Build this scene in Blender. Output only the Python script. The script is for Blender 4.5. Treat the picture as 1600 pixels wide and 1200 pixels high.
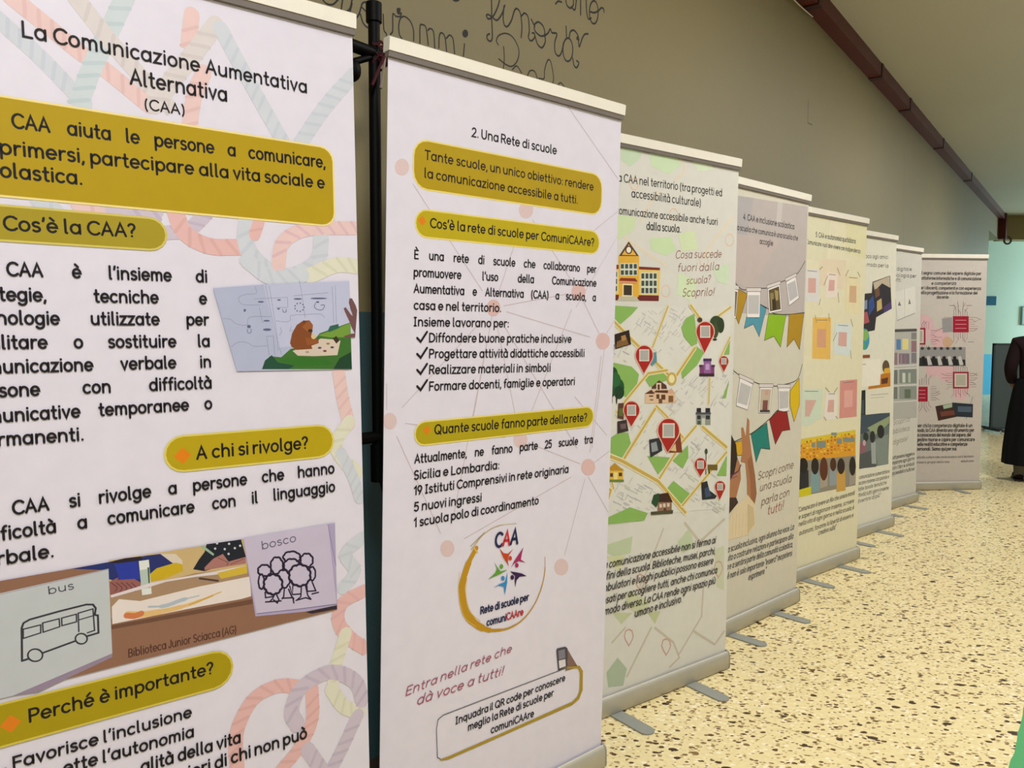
import bpy, bmesh, math, random
import numpy as np
from mathutils import Matrix, Vector
random.seed(7)
SC = bpy.context.scene
COL = SC.collection
for o in list(bpy.data.objects): bpy.data.objects.remove(o)

# ------------------------------------------------------------------ camera
FOC, PITCH, ROLL, EYE = 1209.27, 0.066245, -0.0014, 1.4388
cp, sp, cr, sr = math.cos(PITCH), math.sin(PITCH), math.cos(ROLL), math.sin(ROLL)
RIGHT = Vector((cr, -sr*sp, -sr*cp)); UP = Vector((sr, cr*sp, cr*cp)); FWD = Vector((0, cp, -sp))
cam = bpy.data.objects.new('camera', bpy.data.cameras.new('camera')); COL.objects.link(cam)
cam.data.sensor_width = 36; cam.data.lens = FOC/1600*36; cam.data.clip_start = .05
m = Matrix((RIGHT, UP, -FWD)).transposed().to_4x4(); m.translation = (0, 0, EYE); cam.matrix_world = m
SC.camera = cam
EYEV = Vector((0, 0, EYE))
def ray(px, py): return FWD*FOC + RIGHT*(px-800) - UP*(py-600)

# ------------------------------------------------------------------ world, lamps, exposure
w = bpy.data.worlds.new('room_air'); SC.world = w; w.use_nodes = True
w.node_tree.nodes['Background'].inputs[0].default_value = (.80, .80, .86, 1)
w.node_tree.nodes['Background'].inputs[1].default_value = .10
SC.view_settings.view_transform = 'Standard'; SC.view_settings.look = 'None'
SC.view_settings.exposure = 0.5; SC.view_settings.gamma = 1; SC.view_settings.use_curve_mapping = False
WT, WD = .7634, 2.2            # the long wall: x = WT*y - WD
CEIL = 3.796
def area(name, loc, target, sx, sy, power, col):
    l = bpy.data.lights.new(name, 'AREA'); l.shape = 'RECTANGLE'; l.size = sx; l.size_y = sy; l.energy = power; l.color = col
    o = bpy.data.objects.new(name, l); COL.objects.link(o); o.location = loc
    o.rotation_euler = (Vector(target)-Vector(loc)).to_track_quat('-Z', 'Y').to_euler(); return o
for k, (yy, pw) in enumerate(((-.6, 86), (2.4, 60), (5.4, 64), (8.4, 64))):
    x = WT*yy+.75
    area('ceiling_lamp', (x, yy, CEIL-.06), (x, yy, 0), .35, 1.3, pw, (1, .985, .97))
area('window_daylight', (1.2, -3.2, 1.9), (2.2, 4.2, 1.2), 3.2, 1.8, 20, (.84, .86, 1.0))
area('corridor_daylight', (15.5, 16.9, 1.7), (10.3, 18.2, 1.1), 1.3, 1.8, 230, (.74, .97, 1.0))

# ------------------------------------------------------------------ materials
def lin(h):
    h = h.lstrip('#'); c = [int(h[i:i+2], 16)/255 for i in (0, 2, 4)]
    return tuple(v/12.92 if v <= .04045 else ((v+.055)/1.055)**2.4 for v in c)
MATS = {}
def mat(h, rough=.6, metal=0., spec=.3):
    key = (h, rough, metal)
    if key in MATS: return MATS[key]
    mm = bpy.data.materials.new('paint_'+h.strip('#')); mm.use_nodes = True
    nt = mm.node_tree; b = nt.nodes['Principled BSDF']
    n = nt.nodes.new('ShaderNodeTexNoise'); n.inputs['Scale'].default_value = 22
    tc = nt.nodes.new('ShaderNodeTexCoord'); nt.links.new(tc.outputs['Object'], n.inputs['Vector'])
    mx = nt.nodes.new('ShaderNodeMix'); mx.data_type = 'RGBA'
    c = lin(h); mx.inputs[6].default_value = (*[v*.95 for v in c], 1); mx.inputs[7].default_value = (*[min(1, v*1.05) for v in c], 1)
    nt.links.new(n.outputs['Fac'], mx.inputs[0]); nt.links.new(mx.outputs[2], b.inputs['Base Color'])
    b.inputs['Roughness'].default_value = rough; b.inputs['Metallic'].default_value = metal
    b.inputs['Specular IOR Level'].default_value = spec
    MATS[key] = mm; return mm
def nodes(name):
    mm = bpy.data.materials.new(name); mm.use_nodes = True; return mm, mm.node_tree, mm.node_tree.nodes['Principled BSDF']

def wall_paint(name, c1, c2, dado=None, dado_z=0, skirt=None, skirt_z=0):
    mm, nt, b = nodes(name)
    g = nt.nodes.new('ShaderNodeNewGeometry'); s = nt.nodes.new('ShaderNodeSeparateXYZ'); nt.links.new(g.outputs['Position'], s.inputs[0])
    n = nt.nodes.new('ShaderNodeTexNoise'); n.inputs['Scale'].default_value = .9; n.inputs['Detail'].default_value = 6
    nt.links.new(g.outputs['Position'], n.inputs['Vector'])
    mx = nt.nodes.new('ShaderNodeMix'); mx.data_type = 'RGBA'; mx.inputs[6].default_value = (*lin(c1), 1); mx.inputs[7].default_value = (*lin(c2), 1)
    nt.links.new(n.outputs['Fac'], mx.inputs[0]); out = mx.outputs[2]
    for c, z in ((dado, dado_z), (skirt, skirt_z)):
        if not c: continue
        lt = nt.nodes.new('ShaderNodeMath'); lt.operation = 'LESS_THAN'; lt.inputs[1].default_value = z; nt.links.new(s.outputs['Z'], lt.inputs[0])
        m2 = nt.nodes.new('ShaderNodeMix'); m2.data_type = 'RGBA'; m2.inputs[7].default_value = (*lin(c), 1)
        nt.links.new(lt.outputs[0], m2.inputs[0]); nt.links.new(out, m2.inputs[6]); out = m2.outputs[2]
    nt.links.new(out, b.inputs['Base Color']); b.inputs['Roughness'].default_value = .6
    n2 = nt.nodes.new('ShaderNodeTexNoise'); n2.inputs['Scale'].default_value = 60; nt.links.new(g.outputs['Position'], n2.inputs['Vector'])
    bp = nt.nodes.new('ShaderNodeBump'); bp.inputs['Strength'].default_value = .08; bp.inputs['Distance'].default_value = .01
    nt.links.new(n2.outputs['Fac'], bp.inputs['Height']); nt.links.new(bp.outputs[0], b.inputs['Normal'])
    return mm

def terrazzo():
    mm, nt, b = nodes('terrazzo')
    L = nt.links.new
    g = nt.nodes.new('ShaderNodeTexCoord')
    def math_(op, a, bb):
        n = nt.nodes.new('ShaderNodeMath'); n.operation = op
        for i, v in enumerate((a, bb)):
            if isinstance(v, (int, float)): n.inputs[i].default_value = v
            else: L(v, n.inputs[i])
        return n.outputs[0]
    def mix(fac, a, c):
        n = nt.nodes.new('ShaderNodeMix'); n.data_type = 'RGBA'; L(fac, n.inputs[0]); L(a, n.inputs[6]); n.inputs[7].default_value = (*lin(c), 1); return n.outputs[2]
    dn = nt.nodes.new('ShaderNodeTexNoise'); dn.inputs['Scale'].default_value = 26; dn.inputs['Detail'].default_value = 3; L(g.outputs['Object'], dn.inputs['Vector'])
    off = nt.nodes.new('ShaderNodeVectorMath'); off.operation = 'MULTIPLY_ADD'; L(dn.outputs['Color'], off.inputs[0]); off.inputs[1].default_value = (.022, .022, 0); L(g.outputs['Object'], off.inputs[2])
    base = nt.nodes.new('ShaderNodeTexNoise'); base.inputs['Scale'].default_value = 45; base.inputs['Detail'].default_value = 4; L(g.outputs['Object'], base.inputs['Vector'])
    bm_ = nt.nodes.new('ShaderNodeMix'); bm_.data_type = 'RGBA'; bm_.inputs[6].default_value = (*lin('#d8c58c'), 1); bm_.inputs[7].default_value = (*lin('#f4e6b4'), 1)
    L(base.outputs['Fac'], bm_.inputs[0]); col = bm_.outputs[2]
    for sc, lo, hi, rad, c in ((58, .0, .24, .36, '#b39a70'), (44, .0, .22, .40, '#f4e8c8'), (52, .32, .43, .40, '#927850'), (29, .0, .11, .34, '#83653c'), (38, .3, .43, .36, '#55371a'), (23, .6, .68, .34, '#3c2712')):
        v = nt.nodes.new('ShaderNodeTexVoronoi'); v.inputs['Scale'].default_value = sc; v.voronoi_dimensions = '2D'
        mp = nt.nodes.new('ShaderNodeMapping'); mp.inputs['Location'].default_value = (sc*.37, sc*.11, 0); mp.inputs['Rotation'].default_value = (0, 0, sc*.3); mp.inputs['Scale'].default_value = (1, 1.5, 1)
        L(off.outputs[0], mp.inputs['Vector']); L(mp.outputs[0], v.inputs['Vector'])
        sx = nt.nodes.new('ShaderNodeSeparateColor'); L(v.outputs['Color'], sx.inputs[0])
        pick = math_('MULTIPLY', math_('GREATER_THAN', sx.outputs[0], lo), math_('LESS_THAN', sx.outputs[0], hi))
        rr = math_('MULTIPLY_ADD', sx.outputs[1], rad*.7); 
        rr.node.inputs[2].default_value = rad*.45
        col = mix(math_('MULTIPLY', pick, math_('LESS_THAN', v.outputs['Distance'], rr)), col, c)
    # slab joints, two metres apart, running out from the wall
    dt = nt.nodes.new('ShaderNodeVectorMath'); dt.operation = 'DOT_PRODUCT'; L(g.outputs['Object'], dt.inputs[0]); dt.inputs[1].default_value = (.688, .726, 0)
    pp = nt.nodes.new('ShaderNodeMath'); pp.operation = 'PINGPONG'; pp.inputs[1].default_value = 1; L(math_('SUBTRACT', dt.outputs['Value'], 2.674), pp.inputs[0])
    col = mix(math_('MULTIPLY', math_('LESS_THAN', pp.outputs[0], .0016), .75), col, '#6d5c40')
    L(col, b.inputs['Base Color']); b.inputs['Roughness'].default_value = .28; b.inputs['Specular IOR Level'].default_value = .35
    return mm

# ------------------------------------------------------------------ mesh helpers
def tag(o, label=None, cat=None, group=None, kind=None):
    if label: o['label'] = label
    if cat: o['category'] = cat
    if group: o['group'] = group
    if kind: o['kind'] = kind
    return o
def empty(name, loc=(0, 0, 0), rz=0):
    o = bpy.data.objects.new(name, None); COL.objects.link(o); o.location = loc; o.rotation_euler = (0, 0, rz); o.empty_display_size = .1; return o
class MB:
    def __init__(s): s.v, s.f, s.mi, s.m = [], [], [], []
    def idx(s, mt):
        if mt not in s.m: s.m.append(mt)
        return s.m.index(mt)
    def add(s, vs, fs, mt):
        k = len(s.v); s.v += [tuple(v) for v in vs]; i = s.idx(mt)
        for f in fs: s.f.append([k+j for j in f]); s.mi.append(i)
    def box(s, lo, hi, mt):
        x0, y0, z0 = lo; x1, y1, z1 = hi
        s.add([(x0,y0,z0),(x1,y0,z0),(x1,y1,z0),(x0,y1,z0),(x0,y0,z1),(x1,y0,z1),(x1,y1,z1),(x0,y1,z1)],
              [(0,3,2,1),(4,5,6,7),(0,1,5,4),(1,2,6,5),(2,3,7,6),(3,0,4,7)], mt)
    def tube(s, a, b, r, mt, r2=None, n=12):
        a, b = Vector(a), Vector(b); r2 = r if r2 is None else r2
        d = (b-a).normalized(); u = d.orthogonal().normalized(); w_ = d.cross(u)
        vs = []
        for p, q in ((a, r), (b, r2)):
            vs += [p+(u*math.cos(2*math.pi*i/n)+w_*math.sin(2*math.pi*i/n))*q for i in range(n)]
        s.add(vs, [(i, (i+1) % n, n+(i+1) % n, n+i) for i in range(n)]+[tuple(range(n-1, -1, -1)), tuple(range(n, 2*n))], mt)
    def path(s, pts, r, mt, n=8):
        for a, b in zip(pts[:-1], pts[1:]): s.tube(a, b, r, mt, n=n)
    def extrude(s, prof, x0, x1, mt):          # profile in (y, z) swept along x
        n = len(prof)
        s.add([(x0, y, z) for y, z in prof]+[(x1, y, z) for y, z in prof],
              [(i, (i+1) % n, n+(i+1) % n, n+i) for i in range(n)]+[tuple(range(n-1, -1, -1)), tuple(range(n, 2*n))], mt)
    def lathe(s, prof, c, mt, n=32, fold=0, nf=9, sx=1, sy=1):
        vs, fs = [], []
        for r, z in prof:
            for i in range(n):
                a = 2*math.pi*i/n; q = r*(1+fold*math.sin(nf*a)*(1 if z < prof[0][1] else 0)*min(1, abs(z-prof[0][1])*2))
                vs.append((c[0]+q*math.cos(a)*sx, c[1]+q*math.sin(a)*sy, z))
        for j in range(len(prof)-1):
            fs += [(j*n+i, j*n+(i+1) % n, (j+1)*n+(i+1) % n, (j+1)*n+i) for i in range(n)]
        fs += [tuple(range(n)), tuple(range(len(prof)*n-1, (len(prof)-1)*n-1, -1))]
        s.add(vs, fs, mt)
    def ball(s, c, r, mt, n=14, m_=9, sc=(1, 1, 1)):
        vs = [(c[0]+r*sc[0]*math.sin(math.pi*j/m_)*math.cos(2*math.pi*i/n), c[1]+r*sc[1]*math.sin(math.pi*j/m_)*math.sin(2*math.pi*i/n), c[2]+r*sc[2]*math.cos(math.pi*j/m_)) for j in range(m_+1) for i in range(n)]
        s.add(vs, [(j*n+i, j*n+(i+1) % n, (j+1)*n+(i+1) % n, (j+1)*n+i) for j in range(m_) for i in range(n)], mt)
    def build(s, name, parent=None, smooth=False, bevel=0, label=None):
        me = bpy.data.meshes.new(name); me.from_pydata(s.v, [], s.f)
        for mt in s.m: me.materials.append(mt)
        me.polygons.foreach_set('material_index', s.mi)
        if smooth:
            me.polygons.foreach_set('use_smooth', [True]*len(s.f))
        me.update(); o = bpy.data.objects.new(name, me); COL.objects.link(o)
        if parent: o.parent = parent
        if smooth: 
            md = o.modifiers.new('edges', 'EDGE_SPLIT'); md.split_angle = math.radians(40)
        if bevel:
            md = o.modifiers.new('bevel', 'BEVEL'); md.width = bevel; md.segments = 2; md.limit_method = 'ANGLE'
        if label: o['label'] = label
        return o

# ------------------------------------------------------------------ a rounded single-line alphabet (x-height 1)
def arc(cx, cy, rx, ry, a0, a1):
    n = max(4, int(abs(a1-a0)/24))
    return [(cx+rx*math.cos(math.radians(a0+(a1-a0)*i/n)), cy+ry*math.sin(math.radians(a0+(a1-a0)*i/n))) for i in range(n+1)]
O_ = lambda: arc(.46, .5, .46, .5, 0, 360)
G = {
 'a': (.92, [O_(), [(.92, 1), (.92, 0)]]), 'b': (.92, [[(0, 1.5), (0, 0)], O_()]), 'c': (.82, [arc(.46, .5, .46, .5, 48, 312)]),
 'd': (.92, [O_(), [(.92, 1.5), (.92, 0)]]), 'e': (.92, [[(.02, .5), (.92, .5)]+arc(.46, .5, .46, .5, 0, 315)[1:]]),
 'f': (.5, [arc(.5, 1.15, .3, .36, 80, 180)+[(.2, 0)], [(0, .95), (.48, .95)]]),
 'g': (.92, [O_(), [(.92, 1), (.92, -.1)]+arc(.46, -.1, .46, .4, 0, -150)]),
 'h': (.84, [[(0, 1.5), (0, 0)], [(0, .58)]+arc(.42, .58, .42, .42, 180, 0)+[(.84, 0)]]),
 'i': (.0, [[(0, 1), (0, 0)], [(0, 1.38), (0, 1.4)]]), 'j': (.1, [[(.1, 1), (.1, -.2)]+arc(-.1, -.2, .2, .28, 0, -100), [(.1, 1.38), (.1, 1.4)]]),
 'k': (.72, [[(0, 1.5), (0, 0)], [(.66, 1), (0, .42)], [(.25, .62), (.72, 0)]]), 'l': (.14, [[(0, 1.5), (0, .14), (.04, .03), (.14, 0)]]),
 'm': (1.32, [[(0, 1), (0, 0)], [(0, .62)]+arc(.33, .62, .33, .38, 180, 0)+[(.66, 0)], [(.66, .62)]+arc(.99, .62, .33, .38, 180, 0)+[(1.32, 0)]]),
 'n': (.84, [[(0, 1), (0, 0)], [(0, .58)]+arc(.42, .58, .42, .42, 180, 0)+[(.84, 0)]]), 'o': (.92, [O_()]),
 'p': (.92, [[(0, 1), (0, -.5)], O_()]), 'q': (.92, [O_(), [(.92, 1), (.92, -.5)]]), 'r': (.5, [[(0, 1), (0, 0)], [(0, .55)]+arc(.42, .55, .42, .43, 180, 75)]),
 's': (.68, [arc(.35, .76, .31, .24, 35, 250)+arc(.34, .25, .34, .26, 80, -145)]),
 't': (.52, [[(.22, 1.4), (.22, .25)]+arc(.44, .25, .22, .25, 180, 290), [(0, .95), (.5, .95)]]),
 'u': (.84, [[(0, 1)]+arc(.42, .42, .42, .42, 180, 360), [(.84, 1), (.84, 0)]]), 'v': (.8, [[(0, 1), (.4, 0), (.8, 1)]]),
 'w': (1.2, [[(0, 1), (.3, 0), (.6, .9), (.9, 0), (1.2, 1)]]), 'x': (.76, [[(0, 1), (.76, 0)], [(.76, 1), (0, 0)]]),
 'y': (.8, [[(0, 1), (.4, 0)], [(.8, 1), (.25, -.45)]]), 'z': (.74, [[(0, 1), (.72, 1), (0, 0), (.74, 0)]]),
 'A': (1.12, [[(0, 0), (.56, 1.42), (1.12, 0)], [(.2, .48), (.92, .48)]]), 'B': (.9, [[(0, 0), (0, 1.42), (.45, 1.42)]+arc(.5, 1.08, .33, .34, 90, -90)+[(0, .74), (.5, .74)]+arc(.5, .37, .4, .37, 90, -90)+[(0, 0)]]),
 'C': (1.12, [arc(.68, .71, .68, .73, 45, 315)]), 'D': (1.1, [[(0, 0), (0, 1.42), (.4, 1.42)]+arc(.42, .71, .68, .71, 90, -90)+[(0, 0)]]),
 'E': (.84, [[(.84, 1.42), (0, 1.42), (0, 0), (.84, 0)], [(0, .74), (.74, .74)]]), 'F': (.8, [[(.8, 1.42), (0, 1.42), (0, 0)], [(0, .72), (.7, .72)]]),
 'G': (1.2, [arc(.68, .71, .68, .73, 45, 350)+[(.75, .62)]]), 'I': (.4, [[(.2, 0), (.2, 1.42)], [(0, 1.42), (.4, 1.42)], [(0, 0), (.4, 0)]]),
 'J': (.6, [[(.6, 1.42), (.6, .35)]+arc(.3, .35, .3, .36, 0, -170)]), 'L': (.8, [[(0, 1.42), (0, 0), (.8, 0)]]), 'M': (1.3, [[(0, 0), (.1, 1.42), (.65, .3), (1.2, 1.42), (1.3, 0)]]),
 'N': (1.06, [[(0, 0), (0, 1.42), (1.06, 0), (1.06, 1.42)]]), 'O': (1.36, [arc(.68, .71, .68, .73, 0, 360)]),
 'P': (.9, [[(0, 0), (0, 1.42), (.5, 1.42)]+arc(.5, 1.04, .4, .38, 90, -90)+[(0, .66)]]), 'Q': (1.36, [arc(.68, .71, .68, .73, 0, 360), [(.8, .4), (1.3, -.1)]]),
 'R': (.94, [[(0, 0), (0, 1.42), (.5, 1.42)]+arc(.5, 1.06, .38, .36, 90, -90)+[(0, .7)], [(.45, .7), (.94, 0)]]),
 'S': (.86, [arc(.44, 1.06, .38, .38, 40, 255)+arc(.42, .37, .42, .38, 75, -145)]), 'T': (1.0, [[(0, 1.42), (1, 1.42)], [(.5, 1.42), (.5, 0)]]),
 'U': (1.0, [[(0, 1.42)]+arc(.5, .5, .5, .52, 180, 360)+[(1, 1.42)]]), 'V': (1.1, [[(0, 1.42), (.55, 0), (1.1, 1.42)]]), 'Z': (.9, [[(0, 1.42), (.88, 1.42), (0, 0), (.9, 0)]]),
 'H': (1.0, [[(0, 0), (0, 1.42)], [(1, 0), (1, 1.42)], [(0, .74), (1, .74)]]), 'K': (.9, [[(0, 0), (0, 1.42)], [(.85, 1.42), (0, .6)], [(.3, .85), (.9, 0)]]),
 '0': (.96, [arc(.48, .71, .48, .72, 0, 360)]), '1': (.4, [[(0, 1.1), (.36, 1.42), (.36, 0)]]), '2': (.84, [arc(.42, 1.02, .4, .4, 160, -30)+[(0, 0), (.84, 0)]]),
 '3': (.8, [arc(.38, 1.06, .36, .36, 150, -90)+arc(.38, .36, .42, .37, 90, -150)]), '4': (.9, [[(.66, 0), (.66, 1.42), (0, .42), (.9, .42)]]),
 '5': (.84, [[(.76, 1.42), (.14, 1.42), (.06, .8)]+arc(.4, .45, .43, .46, 130, -145)]), '6': (.84, [arc(.42, .44, .42, .45, 0, 360), [(.05, .6), (.5, 1.42)]]),
 '7': (.8, [[(0, 1.42), (.8, 1.42), (.25, 0)]]), '8': (.84, [arc(.42, 1.06, .34, .35, 0, 360), arc(.42, .37, .42, .38, 0, 360)]), '9': (.84, [arc(.42, .98, .42, .45, 0, 360), [(.79, .82), (.34, 0)]]),
 '.': (.06, [[(.03, .03), (.03, .05)]]), ',': (.1, [[(.1, .05), (.0, -.25)]]), ':': (.06, [[(.03, .05), (.03, .07)], [(.03, .8), (.03, .82)]]), "'": (.12, [[(.12, 1.5), (.04, 1.15)]]),
 '"': (.34, [[(.04, 1.5), (.0, 1.15)], [(.34, 1.5), (.3, 1.15)]]), '?': (.7, [arc(.34, 1.1, .34, .34, 160, -50)+[(.34, .6), (.34, .42)], [(.34, .03), (.34, .05)]]),
 '!': (.06, [[(.03, 1.5), (.03, .42)], [(.03, .03), (.03, .05)]]), '(': (.34, [arc(.55, .6, .5, 1.05, 125, 235)]), ')': (.34, [arc(-.2, .6, .5, 1.05, 55, -55)]), '-': (.5, [[(0, .5), (.5, .5)]]),
}
for ch, base, d in (('à', 'a', -1), ('è', 'e', -1), ('é', 'e', 1), ('ò', 'o', -1), ('ù', 'u', -1), ('ì', 'i', -1)):
    wd, st = G[base]; G[ch] = (wd, list(st[:1] if base == 'i' else st)+[[(wd*.5-.18*d, 1.25), (wd*.5+.16*d, 1.55)]])
G['È'] = (G['E'][0], G['E'][1]+[[(.25, 1.95), (.55, 1.65)]])
GAP, SPACE = .30, .56
LSTR, RSTR = set('bhijklmnpruìBDEFHIKLMNPRU1!:.'), set('adghilmnquàìHIMNU!:.')
def layout(text):
    x = 0; out = []; words = [[]]
    for ch in text:
        if ch == ' ': words.append([]); continue
        words[-1].append(ch)
    res = []
    for wd in words:
        x = 0; g = []
        for i, ch in enumerate(wd):
            if i: x += (.25 if wd[i-1] in RSTR else .165)+(.25 if ch in LSTR else .165)
            g.append((ch, x)); x += G[ch][0]
        res.append((g, x))
    return res

def ribbon(pts, width):                         # flat stroke with round ends; returns verts, faces in 2-D
    P = [Vector(p) for p in pts]; Q = [P[0]]
    for p in P[1:]:
        if (p-Q[-1]).length > 1e-6: Q.append(p)
    if len(Q) < 2: Q.append(Q[0]+Vector((1e-5, 0)))
    ws = width if isinstance(width, (list, tuple)) else None
    vs, fs = [], []
    closed = (Q[0]-Q[-1]).length < 1e-6
    n = len(Q)
    for i, p in enumerate(Q):
        a = Q[i-1] if i else (Q[-2] if closed else p); b = Q[i+1] if i < n-1 else (Q[1] if closed else p)
        d1 = (p-a).normalized() if (p-a).length else None; d2 = (b-p).normalized() if (b-p).length else None
        d = ((d1 or d2)+(d2 or d1))
        if d.length < .2: d = d1 or d2
        d.normalize(); nn = Vector((-d.y, d.x)); k = 1
        if d1 and d2: k = 1/max(.45, abs(nn.dot(Vector((-d1.y, d1.x)))))
        h = (ws[min(len(ws)-1, int(i*len(ws)/n))] if ws else width)*.5*k
        vs += [p+nn*h, p-nn*h]
    fs = [(2*i, 2*i+1, 2*i+3, 2*i+2) for i in range(n-1)]
    if not closed:
        for p, q, h in ((Q[0], Q[1], (ws[0] if ws else width)*.5), (Q[-1], Q[-2], (ws[-1] if ws else width)*.5)):
            d = (p-q).normalized(); a0 = math.atan2(d.y, d.x)-math.pi/2; k = len(vs)
            vs += [p+Vector((math.cos(a0+math.pi*i/5), math.sin(a0+math.pi*i/5)))*h for i in range(6)]
            fs.append(tuple(range(k, k+6)))
    return vs, fs
def smooth(pts, n=5):                           # Catmull-Rom through the points
    P = [Vector(p) for p in pts]; P = [P[0]*2-P[1]]+P+[P[-1]*2-P[-2]]; out = []
    for i in range(1, len(P)-2):
        for k in range(n):
            t = k/n; a, b, c, d = P[i-1:i+3]
            out.append(.5*((2*b)+(c-a)*t+(2*a-5*b+4*c-d)*t*t+(3*b-a-3*c+d)*t**3))
    return out+[P[-2]]

class Sheet:
    """A flat printed surface; positions given as (u, z) on the sheet or sighted on it from the camera."""
    def __init__(s, parent, O, U, V, N, ulim=None, local=None):
        s.parent, s.O, s.U, s.V, s.N, s.ulim = parent, Vector(O), Vector(U), Vector(V), Vector(N), ulim
        s.inv = Matrix((s.U, s.V, s.N)).transposed().inverted(); s.loc = local or Matrix.Identity(4)
        s.depth = .0002; s.mb = None
    def at(s, px, py):
        d = ray(px, py); nrm = s.U.cross(s.V); t = (s.O-EYEV).dot(nrm)/d.dot(nrm)
        q = s.inv @ (EYEV+d*t-s.O); return Vector((q.x, q.y))
    def size(s, px, py, n): return (s.at(px, py)-s.at(px, py-n)).length
    def part(s, name, label=None):
        s.flush(); s.name, s.label, s.mb = name, label, MB(); s.depth += .00002
    def flush(s):
        if s.mb and s.mb.f: s.last = s.mb.build(s.name, s.parent, label=s.label)
        s.mb = None
    def put(s, vs, fs, mt):
        s.depth += .000003; out = []
        for v in vs:
            u, z = v
            if s.ulim: u = max(-s.ulim, min(s.ulim, u))
            out.append(s.loc @ (s.O+s.U*u+s.V*z+s.N*s.depth))
        s.mb.add(out, fs, mt)
    def lpoly(s, pts, c): s.put(pts, [tuple(range(len(pts)))], mat(c))
    def poly(s, pts, c, o=(0, 0, 1)): s.lpoly([s.at(o[0]+x/o[2], o[1]+y/o[2]) for x, y in pts], c)
    def lstroke(s, pts, wd, c):
        v, f = ribbon(pts, wd); s.put(v, f, mat(c))
    def stroke(s, pts, wpx, c, o=(0, 0, 1), sm=True):
        q = [(o[0]+x/o[2], o[1]+y/o[2]) for x, y in pts]; k = s.size(*q[len(q)//2], 1)
        L = [s.at(*p) for p in q]
        if sm and len(L) > 2: L = smooth(L)
        s.lstroke(L, [v*k for v in wpx] if isinstance(wpx, (list, tuple)) else wpx*k, c)
    def disc(s, px, py, rx, c, ry=None, o=(0, 0, 1), n=24):      # radii in pixels of the sight line
        ry = ry or rx; s.poly([(px+rx*math.cos(2*math.pi*i/n), py+ry*math.sin(2*math.pi*i/n)) for i in range(n)], c, o)
    def pill(s, tl, tr, br, bl, rad, c, edge=None):      # rounded box from its four sighted corners
        a = [s.at(*p) for p in (tl, tr, br, bl)]
        u0, u1 = (a[0].x+a[3].x)/2, (a[1].x+a[2].x)/2; z1, z0 = (a[0].y+a[1].y)/2, (a[2].y+a[3].y)/2
        def rr(e):
            r = min(rad+e, (z1-z0)/2+e, (u1-u0)/2+e); out = []
            for cx, cy, a0 in ((u1+e-r, z1+e-r, 0), (u0-e+r, z1+e-r, 90), (u0-e+r, z0-e+r, 180), (u1+e-r, z0-e+r, 270)):
                out += arc(cx, cy, r, r, a0, a0+90)
            return out
        if edge: s.lpoly(rr(.004), edge)
        s.lpoly(rr(0), c)
    def diamond(s, px, py, rpx, c):
        p = s.at(px, py); r = s.size(px, py, rpx); s.lpoly([p+Vector(d)*r for d in ((1, 0), (0, 1), (-1, 0), (0, -1))], c)
    def text(s, t, a, b, xh, c='#1a1518', wt=.19, just=False, slant=0, jit=0, o=(0, 0, 1)):
        if s.mb.f and s.name.endswith('lettering'): s.part(s.name)
        a = (o[0]+a[0]/o[2], o[1]+a[1]/o[2]); b = (o[0]+b[0]/o[2], o[1]+b[1]/o[2])
        A, B = s.at(*a), s.at(*b); h = s.size(*a, xh/o[2]); d = B-A; Wd = d.length; d.normalize(); nn = Vector((-d.y, d.x))
        ws = layout(t); nw = sum(x[1] for x in ws); ng = len(ws)-1
        if just and ng:
            sx = min(.84, (Wd/h-ng*1.15)/nw); gap = (Wd/h/sx-nw)/ng
        else:
            sx = Wd/h/(nw+ng*(SPACE+GAP)); gap = SPACE+GAP
        x = 0; V, F = [], []; rnd = random.Random(len(t))
        for g, wid in ws:
            for ch, gx in g:
                dy = rnd.uniform(-jit, jit); rs = 1+rnd.uniform(-jit, jit)
                for st in G[ch][1]:
                    pts = [A+d*((x+gx+p[0]+slant*p[1]/sx*.9)*sx*h)+nn*((p[1]*rs+dy)*h) for p in st]
                    v, f = ribbon(pts, wt*h); k = len(V); V += v; F += [tuple(k+i for i in q) for q in f]
            x += wid+gap
            if just:                                  # widely spaced words: a part each
                if s.mb.f: s.part(s.name)
                s.put(V, F, mat(c)); V, F = [], []
        if F: s.put(V, F, mat(c))

# ------------------------------------------------------------------ the room
nW = Vector((1, -WT, 0)).normalized()                 # out of the long wall, into the room
dW = Vector((WT, 1, 0)).normalized()                  # along it
def wpt(y, off=0, z=0): return Vector((WT*y-WD, y, z))+nW*off
END = 15.78                                            # where the long wall stops
def slab(name, a, b, z0, z1, back, mt):
    mb = MB(); vs = []
    for z in (z0, z1):
        for p in (a, b, b+back, a+back): vs.append((p.x, p.y, z))
    mb.add(vs, [(0,1,2,3),(4,7,6,5),(0,4,5,1),(1,5,6,2),(2,6,7,3),(3,7,4,0)], mt)
    return tag(mb.build(name), kind='structure')
M_WALL = wall_paint('long_wall_paint', '#7f724a', '#756b47', '#264a53', 1.5, '#3a2f2a', .12)
M_CEIL = wall_paint('ceiling_paint', '#c3bfb2', '#bbb7ab')
LOW = 14.3; LINT = EYE+.119*END                         # the opening starts a little before the lintel
wall = slab('wall_left', wpt(-5), wpt(LOW), 0, CEIL, -nW*.3, M_WALL)
slab('trim_2', wpt(LOW), wpt(END), LINT, CEIL, -nW*.3, M_WALL)
mb = MB(); mb.box((-12, -7, -.1), (24, 26, 0), terrazzo()); tag(mb.build('floor'), kind='structure')
mb = MB(); mb.box((-12, -7, CEIL), (24, 26, CEIL+.2), M_CEIL); tag(mb.build('ceiling'), kind='structure')
M_COR = wall_paint('corridor_paint', '#b9cfc4', '#aec6bd', '#4cb4e6', .95)
e0 = wpt(END)
M_HEAD = wall_paint('lintel_paint', '#9a895f', '#8f8159')
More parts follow.
